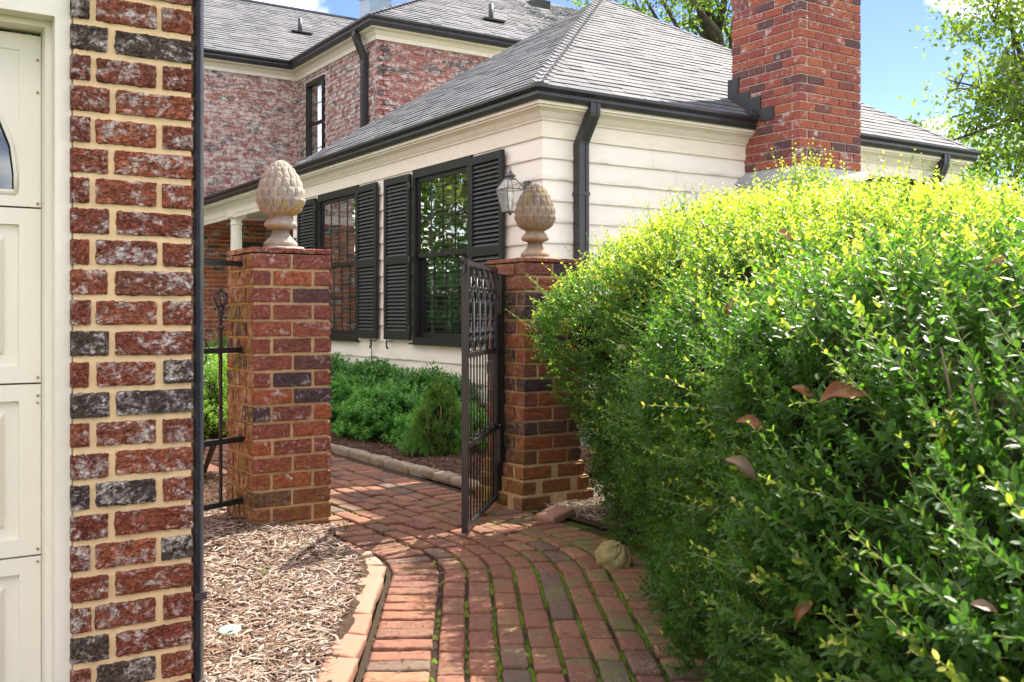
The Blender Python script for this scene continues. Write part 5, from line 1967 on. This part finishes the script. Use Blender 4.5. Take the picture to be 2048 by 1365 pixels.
for msk, nl, lw, det in ((nearm, 6, .0255, True), (~nearm, 5, .0235, False)):
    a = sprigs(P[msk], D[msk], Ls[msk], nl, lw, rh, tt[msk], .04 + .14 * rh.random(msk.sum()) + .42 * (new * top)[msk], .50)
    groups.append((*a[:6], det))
    if det:
        ob('twigs', stems_mesh('twigs', P[msk], D[msk], Ls[msk], a[6], np.full(msk.sum(), .0009), M['stem']), hedge, kind='stuff')
# long shoots that stand out of the clipped face
n = 1500
s, v, P2, N2, d2 = hedge_sprigs(n, .12, VMAX)
D2 = unit(N2 * 1.0 + rh.normal(0, .4, P2.shape) + np.array([0, 0, .55]))
D2 = unit(D2 + np.array([-.5, .1, .0]) * rh.random((len(P2), 1)))
L2 = rh.uniform(.08, .19, len(P2)); P2 = P2 - N2 * .03
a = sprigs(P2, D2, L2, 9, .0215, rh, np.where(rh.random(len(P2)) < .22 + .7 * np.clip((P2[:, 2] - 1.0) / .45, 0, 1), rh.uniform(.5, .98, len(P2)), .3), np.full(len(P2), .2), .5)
groups.append((*a[:6], True))
ob('long_shoots', stems_mesh('long_shoots', P2, D2, L2, a[6], np.full(len(P2), .0013), M['stem']), hedge, kind='stuff')
# a tuft standing above the crest
ct = np.array([3.50, 3.02, 1.64])
Pt = ct + rh.normal(0, .05, (40, 3)) * np.array([1, 1, .3]); Dt = unit(np.array([0, 0, 1.0]) + rh.normal(0, .3, (40, 3))); Lt = rh.uniform(.08, .2, 40)
a = sprigs(Pt, Dt, Lt, 11, .017, rh, rh.uniform(.5, .9, 40), np.full(40, .45), .5)
groups.append((*a[:6], True))
ob('twigs', stems_mesh('tuft_twigs', Pt, Dt, Lt, a[6], np.full(40, .0015), M['stem']), hedge, kind='stuff')
ob('foliage', leaves_mesh('hedge_foliage', groups, M['hedge_leaf']), hedge, kind='stuff')

# the nearest leaves, each its own part, on arching twigs
V, f = leaf_arrays(np.zeros((1, 3)), np.array([[1., 0, 0]]), np.array([[0, 0, 1.]]), np.array([1.]), np.array([.5]))
lm = [fast_mesh('leaf_mesh', V[0], f, [M['hedge_leaf']], False, {'tint': np.full(6, t)}) for t in (.15, .3, .5, .75, .95)]
nleaf = 0
tw = MB()
r5 = random.Random(21)
tries = 0
while nleaf < 280 and tries < 200:
    tries += 1
    s_ = r5.uniform(1.0, 2.9); v_ = r5.uniform(.10, .55)
    P0 = hedge_surface(np.array([s_]), np.array([v_]))[0]; N0 = hedge_normal(np.array([s_]), np.array([v_]))[0] * sgn
    dr = Vector(N0) + Vector((r5.gauss(-.35, .3), r5.gauss(.1, .3), r5.gauss(.35, .25)))
    dr.normalize()
    ln_ = r5.uniform(.08, .16)
    base = Vector(P0) - Vector(N0) * .02
    if (base + dr * ln_ - Vector((0, 0, 1.1))).length < .75:
        continue
    side_ = dr.orthogonal().normalized(); q_ = dr.cross(side_)
    pts = [base + dr * ln_ * t + Vector((0, 0, .25 * ln_ * t * t)) for t in (0, .33, .66, 1)]
    tw.tube(pts, [.0016, .0014, .0011, .0007], 5)
    yellow = r5.random() < .2
    for k in range(8):
        t = (k + 1) / 8
        c = base + dr * ln_ * t + Vector((0, 0, .25 * ln_ * t * t))
        A = side_ if k % 2 == 0 else q_
        for sg in (-1, 1):
            ld = (dr * .6 + A * sg * .9 + Vector((r5.gauss(0, .15), r5.gauss(0, .15), r5.gauss(0, .15)))).normalized()
            nn2 = (dr + Vector((0, 0, .6))).normalized()
            sd = ld.cross(nn2).normalized(); n3 = sd.cross(ld)
            mt = Matrix((ld, sd, n3)).transposed().to_euler()
            o = ob('leaf', r5.choice(lm[2:] if yellow and t > .5 else lm[:3]), hedge, c, mt)
            L_ = .027 * (1.1 - .5 * t) * r5.uniform(.85, 1.2)
            o.scale = (L_, L_, L_)
            nleaf += 1
ob('twigs', tw.mesh('near_twigs', M['stem'], True), hedge, kind='stuff')


# woody branches inside, seen through the gaps
br = MB()
for i in range(150):
    s_ = rb_ = random.Random(500 + i).uniform(.4, TL - .5)
    v_ = random.Random(900 + i).uniform(.05, .6)
    p1 = Vector(hedge_surface(np.array([s_]), np.array([v_]))[0]); n1 = Vector(hedge_normal(np.array([s_]), np.array([v_]))[0] * sgn)
    p0 = Vector((p1.x - n1.x * .5, p1.y - n1.y * .5, max(.05, p1.z - .5)))
    p0b = p1 - n1 * .17 - Vector((0, 0, .12))
    br.tube([p0, p0b, p1 - n1 * .04, p1 + n1 * .01 + Vector((0, 0, .05))], [.006, .0045, .0028, .0012], 5)
ob('branches', br.mesh('hedge_branches', M['twig'], True), hedge, kind='stuff')


# dead magnolia leaves caught in the hedge -------------------------------------
def surf_at(px, py, push=.02):
    """point of the hedge's surface seen at a place, found by searching the surface itself"""
    s = np.linspace(.5, TL, 700); v = np.linspace(.05, VMAX, 160)
    S1, V1 = np.meshgrid(s, v)
    P = hedge_surface(S1.ravel(), V1.ravel())
    dep = P[:, 0] * F2.x + P[:, 1] * F2.y
    sx = 1024 + 2007 * (P[:, 0] * R2.x + P[:, 1] * R2.y) / np.maximum(dep, .1); sy = 633 + 2007 * (1.1 - P[:, 2]) / np.maximum(dep, .1)
    e = np.hypot(sx - px, sy - py) + dep * 1.0 + (dep < .3) * 1e6
    k = np.argmin(e)
    N = hedge_normal(S1.ravel()[k:k + 1], V1.ravel()[k:k + 1])[0] * sgn
    return Vector(P[k]) + Vector(N) * push, Vector(N)


def dead_leaf(px, py, size, rot, label, mat='dead_leaf', curl=.9, push=.006):
    c, N = surf_at(px, py, push)
    n_, m_ = 9, 5
    V, F = [], []
    for i in range(n_):
        t = i / (n_ - 1)
        hw = .22 * math.sin(math.pi * min(1, t * .95 + .03)) ** .8 * size
        for j in range(m_):
            u = (j / (m_ - 1) - .5) * 2
            V.append([(t - .5) * size, u * hw, abs(u) ** 1.6 * hw * curl * (1 + .4 * math.sin(t * 7)) - (t - .5) ** 2 * size * .7 + .008 * size * math.sin(t * 13 + u * 3)])
    for i in range(n_ - 1):
        for j in range(m_ - 1):
            a = i * m_ + j
            F.append([a, a + 1, a + m_ + 1, a + m_])
    V = np.array(V); k = len(V)
    V = np.vstack([V, V - [0, 0, .0006 + size * .004]])
    F = np.vstack([F, np.array(F)[:, ::-1] + k])
    toC = (Vector((0, 0, 1.1)) - c).normalized()
    up = Vector((0, 0, 1)); rt = up.cross(toC).normalized(); up2 = toC.cross(rt)
    a = R(rot)
    xa = rt * math.cos(a) + up2 * math.sin(a)
    za = (toC * .75 + Vector((0, 0, .65))).normalized(); ya = za.cross(xa).normalized(); za = xa.cross(ya)
    o = ob('dead_leaf', fast_mesh('dead_leaf_mesh', V, F, [M[mat]], True), None, c, Matrix((xa, ya, za)).transposed().to_euler())
    return tag(o, label, 'leaf', 'dead leaves caught in the hedge')


dead_leaf(1740, 805, .085, 8, 'long curled brown leaf bridging shoots mid hedge, the largest of the dead leaves', 'dead_leaf', .9, .05)
dead_leaf(1540, 865, .065, -20, 'bent orange brown leaf lying above the grey folded leaf in the hedge', 'dead_leaf', .9, .045)
dead_leaf(1525, 945, .075, -35, 'grey brown folded leaf low in the middle of the hedge', 'dead_leaf_pale', .9, .045)
dead_leaf(1480, 635, .055, 80, 'reddish brown leaf hanging upright in the hedge left of centre', 'dead_leaf', .5, .04)
dead_leaf(1585, 492, .06, -35, 'small orange leaf caught near the hedge crest', 'dead_leaf', .5, .04)
dead_leaf(1990, 540, .05, 60, 'glossy red brown leaf at the right end of the hedge', 'dead_leaf', .5)
dead_leaf(1610, 790, .05, -30, 'narrow rust brown leaf half buried in dark green hedge leaves', 'dead_leaf', .3)
dead_leaf(1600, 1220, .05, 55, 'brown leaf deep in shade low in the hedge', 'dead_leaf', .9, -.01)
dead_leaf(1975, 1210, .032, -12, 'pale tan leaf at the lower right corner of the hedge', 'dead_leaf_pale', .4)
dead_leaf(1272, 692, .05, 10, 'whitish dry leaf on the far left shoulder of the hedge', 'dead_leaf_pale', .5, .06)


# shrubs -----------------------------------------------------------------------
def shrub(name, label, cat, c, rad, n, mat, lw, group=None, seed=0, nl=5, sl=(.05, .1), ratio=.42, cone=False, up=.6, stems=True, tips=(.3, .9)):
    r = np.random.default_rng(seed)
    t = thing(name, label, cat, (c[0], c[1], 0), group=group)
    u = unit(r.normal(size=(n, 3))); u[:, 2] = np.abs(u[:, 2]) * 1.0 - .15
    u = unit(u)
    lum = 1 + .10 * np.sin(u[:, 0] * 6 + seed) * np.sin(u[:, 1] * 7 + 1) + .06 * np.sin(u[:, 2] * 12 + u[:, 0] * 5)
    shell = r.uniform(.70, 1.0, n) ** .6 * lum
    P = u * shell[:, None] * np.array(rad)
    if cone:
        hgt = (P[:, 2] / rad[2]).clip(0, 1)
        P[:, :2] *= (1.05 - .65 * hgt)[:, None]
    N = unit(u / np.array(rad))
    P = P + np.array([c[0], c[1], c[2]])
    k = P[:, 2] > .05
    P, N = P[k], N[k]
    D = unit(N + r.normal(0, .4, P.shape) + np.array([0, 0, up]))
    Ls = r.uniform(sl[0], sl[1], len(P))
    a = sprigs(P, D, Ls, nl, lw, r, r.uniform(*tips, len(P)), r.uniform(0, .35, len(P)), ratio)
    ob('foliage', leaves_mesh('shrub_foliage', [(*a[:6], False)], mat), t, kind='stuff')
    # dark twiggy middle
    mb = MB()
    for q in range(9):
        an = q * 2.4
        e = Vector((math.cos(an) * rad[0] * .6, math.sin(an) * rad[1] * .6, rad[2] * .7))
        b = Vector((c[0] + math.cos(an) * .04, c[1] + math.sin(an) * .04, .0))
        mb.tube([b, b + Vector((e.x * .4, e.y * .4, c[2] * .6 + .05)), Vector(c) + e], [.012, .009, .004], 6)
    ob('branches', mb.mesh('branches', M['twig'], True), t)
    V, F = [], []
    mb = MB()
    pr = []
    for i in range(9):
        th = -.3 + i / 8 * (math.pi / 2 + .3)
        pr.append((c[2] + math.sin(th) * rad[2] * .68, max(.001, math.cos(th) * .68)))
    for z_, q in pr:
        sc = (1.05 - .65 * max(0, min(1, (z_ - c[2]) / rad[2]))) if cone else 1
        for k in range(16):
            an = 2 * math.pi * k / 16
            V.append([c[0] + math.cos(an) * q * rad[0] * sc, c[1] + math.sin(an) * q * rad[1] * sc, max(.02, z_)])
    for i in range(8):
        for k in range(16):
            F.append([i * 16 + k, i * 16 + (k + 1) % 16, (i + 1) * 16 + (k + 1) % 16, (i + 1) * 16 + k])
    ob('core', fast_mesh('shrub_core', V, F, [M['core']], True), t)
    return t


gF = 'low boxwood mounds at the front of the shrub bed'
shrub('boxwood_shrub', 'light green boxwood mound at the far end of the front row', 'shrub', (3.98, 9.15, .08), (.44, .62, .34), 1500, M['box_leaf'], .046, gF, 1, ratio=.55)
shrub('boxwood_shrub', 'wide light green boxwood mound in the middle of the front row', 'shrub', (3.96, 7.95, .08), (.42, .60, .35), 1800, M['box_leaf'], .043, gF, 2, ratio=.55)
shrub('boxwood_shrub', 'light green boxwood mound in the front row, seen left of the gate', 'shrub', (3.98, 7.0, .06), (.36, .48, .28), 1500, M['box_leaf'], .040, gF, 3, ratio=.55)
shrub('boxwood_shrub', 'small low boxwood seedling at the edge of the stone border', 'shrub', (3.56, 6.75, .03), (.13, .15, .10), 130, M['box_leaf'], .022, None, 4, 4, (.03, .06))
gB = 'dark glossy shrubs along the white wall'
shrub('gardenia_shrub', 'dark glossy shrub by the white wall under the farther window', 'shrub', (4.38, 10.6, .22), (.28, .75, .30), 1200, M['gloss_leaf'], .075, gB, 5, 5, (.08, .16), .4, up=.9)
shrub('gardenia_shrub', 'dark glossy shrub by the white wall between the two windows', 'shrub', (4.38, 9.3, .22), (.28, .70, .29), 1200, M['gloss_leaf'], .070, gB, 6, 5, (.08, .16), .4, up=.9)
shrub('gardenia_shrub', 'dark glossy shrub by the white wall under the nearer window', 'shrub', (4.36, 8.1, .20), (.28, .66, .28), 1200, M['gloss_leaf'], .066, gB, 7, 5, (.08, .16), .4, up=.9)
shrub('yew_shrub', 'upright olive green conical shrub seen just left of the gate edge', 'shrub', (3.74, 6.74, .05), (.24, .24, .54), 1600, M['yew_leaf'], .020, None, 8, 6, (.04, .08), .3, cone=True, up=1.0)
shrub('boxwood_shrub', 'bright sunlit boxwood behind the iron fence beside the garage', 'shrub', (1.95, 6.95, .38), (.46, .46, .46), 2600, M['box_leaf_bright'], .022, None, 9, 6, (.04, .09), .5)
shrub('boxwood_shrub', 'dark green shrub at the porch column foot behind the left pillar', 'shrub', (4.2, 13.2, .25), (.5, .7, .5), 900, M['gloss_leaf'], .05, None, 10, 5, (.08, .15), .4)


# small weeds in the mulch
def weed(x, y, label, h, seed, grp):
    r = np.random.default_rng(seed)
    t = thing('weed', label, 'weed', (x, y, .03), group=grp)
    n = 5
    P = np.tile([[x, y, .03]], (n, 1)); D = unit(np.array([0, 0, 1.]) + r.normal(0, .35, (n, 3))); Ls = r.uniform(.5, 1, n) * h
    a = sprigs(P, D, Ls, 4, .012, r, np.full(n, .5), np.full(n, .3), .45)
    ob('leaves', leaves_mesh('weed_leaves', [(*a[:6], True)], M['box_leaf_bright']), t)
    ob('stem', stems_mesh('weed_stem', P, D, Ls, a[6], np.full(n, .0012), M['stem']), t)


weed(2.03, 4.62, 'tiny green weed growing at the foot of the left pillar by the edging bricks', .07, 1, 'weeds in the mulch')
weed(1.38, 3.95, 'tiny green weed standing alone in the pale mulch', .06, 2, 'weeds in the mulch')
weed(1.10, 4.30, 'tiny green weed in the mulch beside the garage pipe', .05, 3, 'weeds in the mulch')

# plastic lid in the mulch
lid = thing('plastic_lid', 'small pale green plastic lid lying in the mulch', 'lid', (1.055, 3.37, .034))
ob('disc', MB().lathe([(0, 0.0005), (0, .036), (.006, .038), (.008, .034), (.009, 0.0005)], 28).mesh('disc', M['plastic_green'], False), lid, (0, 0, 0), (R(6), R(-4), 0), local=True)
ob('rim', MB().tube([(.036 * math.cos(a_), .036 * math.sin(a_), .004) for a_ in np.linspace(0, 6.283, 29)], .003, 6, False).mesh('rim', M['plastic_green'], True), lid, (0, 0, 0), (R(6), R(-4), 0), local=True)

# carved stone ball half under the hedge
V, F = [], []
nz_, nt_ = 40, 60
for i in range(nz_):
    ph = math.pi * (i + .02) / (nz_ - .96)
    for k in range(nt_):
        th = 2 * math.pi * k / nt_
        rr_ = .078 * (1 + .10 * abs(math.sin(th * 4 + ph * 2.2)) + .03 * math.sin(th * 13) * math.sin(ph * 9))
        V.append([rr_ * math.sin(ph) * math.cos(th), rr_ * math.sin(ph) * math.sin(th), rr_ * .85 * math.cos(ph)])
for i in range(nz_ - 1):
    for k in range(nt_):
        F.append([i * nt_ + k, i * nt_ + (k + 1) % nt_, (i + 1) * nt_ + (k + 1) % nt_, (i + 1) * nt_ + k])
m = NT('buff_stone'); pos = m.pos()
col = m.mix(m.ramp(m.noise(pos, 30, 6, .7), [(.35, 0), (.65, 1)]), (.36, .29, .14), (.17, .17, .06))
m.bsdf(col, .85, m.bump(m.noise(pos, 120, 5, .7), .7, .006), .3); M['buff_stone'] = m.m
tag(ob('carved_stone', fast_mesh('carved_stone', V, F, [M['buff_stone']], True), None, (2.79, 3.46, .035), (R(25), R(10), 0)), 'buff grooved stone ball half hidden under the hedge beside the path', 'stone')


# ------------------------------------------------------------ trees
def tree(name, label, base, h, crown_c, crown_r, n_clump, mat, leaf, seed, grp=None, per=26, trunk=.25, spread=.35, limbs=9, clump_r=.5, gap=.25):
    r = np.random.default_rng(seed)
    t = thing(name, label, 'tree', base, group=grp)
    B = Vector(base)
    Cc = Vector(crown_c)
    mb = MB()
    top = Cc + Vector((0, 0, crown_r[2] * .3))
    mid = B.lerp(top, .5) + Vector((r.normal(0, .15), r.normal(0, .15), 0))
    mb.tube([B, B.lerp(mid, .5), mid, mid.lerp(top, .5), top], [trunk, trunk * .85, trunk * .7, trunk * .45, trunk * .15], 10)
    ends = []
    for q in range(limbs):
        f_ = .35 + .55 * q / limbs
        st_ = B.lerp(top, f_)
        dirv = Vector(unit(r.normal(size=3))); dirv.z = abs(dirv.z) * .5
        en = Cc + Vector((dirv.x * crown_r[0], dirv.y * crown_r[1], dirv.z * crown_r[2] + r.uniform(-.5, .4) * crown_r[2])) * .92
        k1 = st_.lerp(en, .35) + Vector((r.normal(0, .2), r.normal(0, .2), .3))
        k2 = st_.lerp(en, .7) + Vector((r.normal(0, .2), r.normal(0, .2), .15))
        mb.tube([st_, k1, k2, en], [trunk * .38, trunk * .26, trunk * .14, trunk * .04], 7)
        for w_ in range(5):
            e0 = k1.lerp(en, r.uniform(.2, 1))
            e1 = e0 + Vector(r.normal(0, .35, 3)) * crown_r[0] * .35
            mb.tube([e0, e0.lerp(e1, .5) + Vector((0, 0, .08)), e1], [trunk * .08, trunk * .05, trunk * .02], 5)
            ends.append(e1)
    ob('trunk', mb.mesh('trunk', M['bark'], True), t)
    cen = unit(r.normal(size=(n_clump, 3))) * (r.uniform(.25, 1, n_clump) ** .5)[:, None] * np.array(crown_r) + np.array(crown_c)
    if ends:
        k = min(len(ends), n_clump // 3)
        cen[:k] = np.array([list(e) for e in ends[:k]])
    crad = r.uniform(.5, 1.2, n_clump) * clump_r
    idx_ = np.repeat(np.arange(n_clump), per)
    P = cen[idx_] + r.normal(0, .45, (len(idx_), 3)) * crad[idx_][:, None] * np.array([1, 1, .6])
    n = len(P)
    D = unit(r.normal(size=(n, 3)) + np.array([0, 0, -.3])); N = unit(r.normal(size=(n, 3)) + np.array([0, 0, 1.0]))
    L = leaf * r.uniform(.7, 1.3, n)
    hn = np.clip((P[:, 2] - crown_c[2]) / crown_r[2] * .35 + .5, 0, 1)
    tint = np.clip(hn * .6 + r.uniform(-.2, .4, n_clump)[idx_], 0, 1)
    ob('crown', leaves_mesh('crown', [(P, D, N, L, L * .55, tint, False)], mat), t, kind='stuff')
    return t


tree('oak_tree', 'tall yellow green tree at the right edge beyond the hedge', (16.2, 8.0, -.04), 9, (15.1, 8.2, 4.9), (1.4, 1.8, 3.2), 190, M['tree_leaf'], .10, 5, per=60, trunk=.22, clump_r=.5, limbs=16)
tree('oak_tree', 'spreading oak seen above the roof left of the chimney', (17.6, 15.0, -.04), 12, (15.3, 16.4, 8.9), (2.6, 2.6, 2.0), 170, M['tree_leaf'], .12, 6, per=45, trunk=.26, clump_r=.5, limbs=16)
tree('bushy_tree', 'hazy green tree low behind the right end of the roof', (27, 16, -.04), 7, (27, 16, 3.4), (4.0, 4.5, 3.6), 420, M['tree_leaf_far'], .14, 7, per=55, trunk=.25, clump_r=.9)
tree('young_tree', 'thin young tree whose top twigs show right of the chimney', (12.3, 9.0, -.04), 5, (12.15, 8.85, 3.55), (.42, .42, .5), 12, M['tree_leaf'], .08, 8, per=26, trunk=.06, clump_r=.28, limbs=5)
# trees across the court that the window panes mirror
tree('shade_tree', 'broad green tree across the court mirrored in the nearer window', (-4, 22, -.04), 8, (-3.4, 21.5, 4.4), (3.6, 3.2, 3.6), 560, M['tree_leaf'], .14, 9, per=55, trunk=.3, clump_r=.7)
tree('shade_tree', 'second green tree across the court mirrored in the panes', (-9, 17, -.04), 8, (-9, 17, 4.2), (3.2, 3.2, 3.6), 300, M['tree_leaf'], .16, 10, per=55, trunk=.3, clump_r=.8)

shrub('added_laurel', 'unseen dark laurel screen added across the court to darken the nearer window', 'hedge', (-2.5, 19.2, .9), (4.6, 1.3, 1.1), 2600, M['gloss_leaf'], .12, None, 30, 5, (.2, .4), .4)  # unseen foliage, added so the lower panes mirror something dark

# crumbs of bark and small leaves blown on to the bricks
P = []
rl = np.random.default_rng(77)
for i in range(420):
    wq = rl.uniform(-.02, 1.15); s_ = rl.uniform(-3, 2.5)
    if rl.random() < .6: wq = abs(rl.normal(0, .12))
    p, a = path_pt(wq, s_)
    P.append((p.x, p.y, .009))
P = np.array(P)
tag(ob('leaf_litter', chips('leaf_litter', P, rl.uniform(.008, .035, len(P)), rl.uniform(.002, .007, len(P)), M['mulch_dark'], .1, 78)), 'scattered crumbs of bark and dry leaf on the brick path', 'litter', kind='stuff')
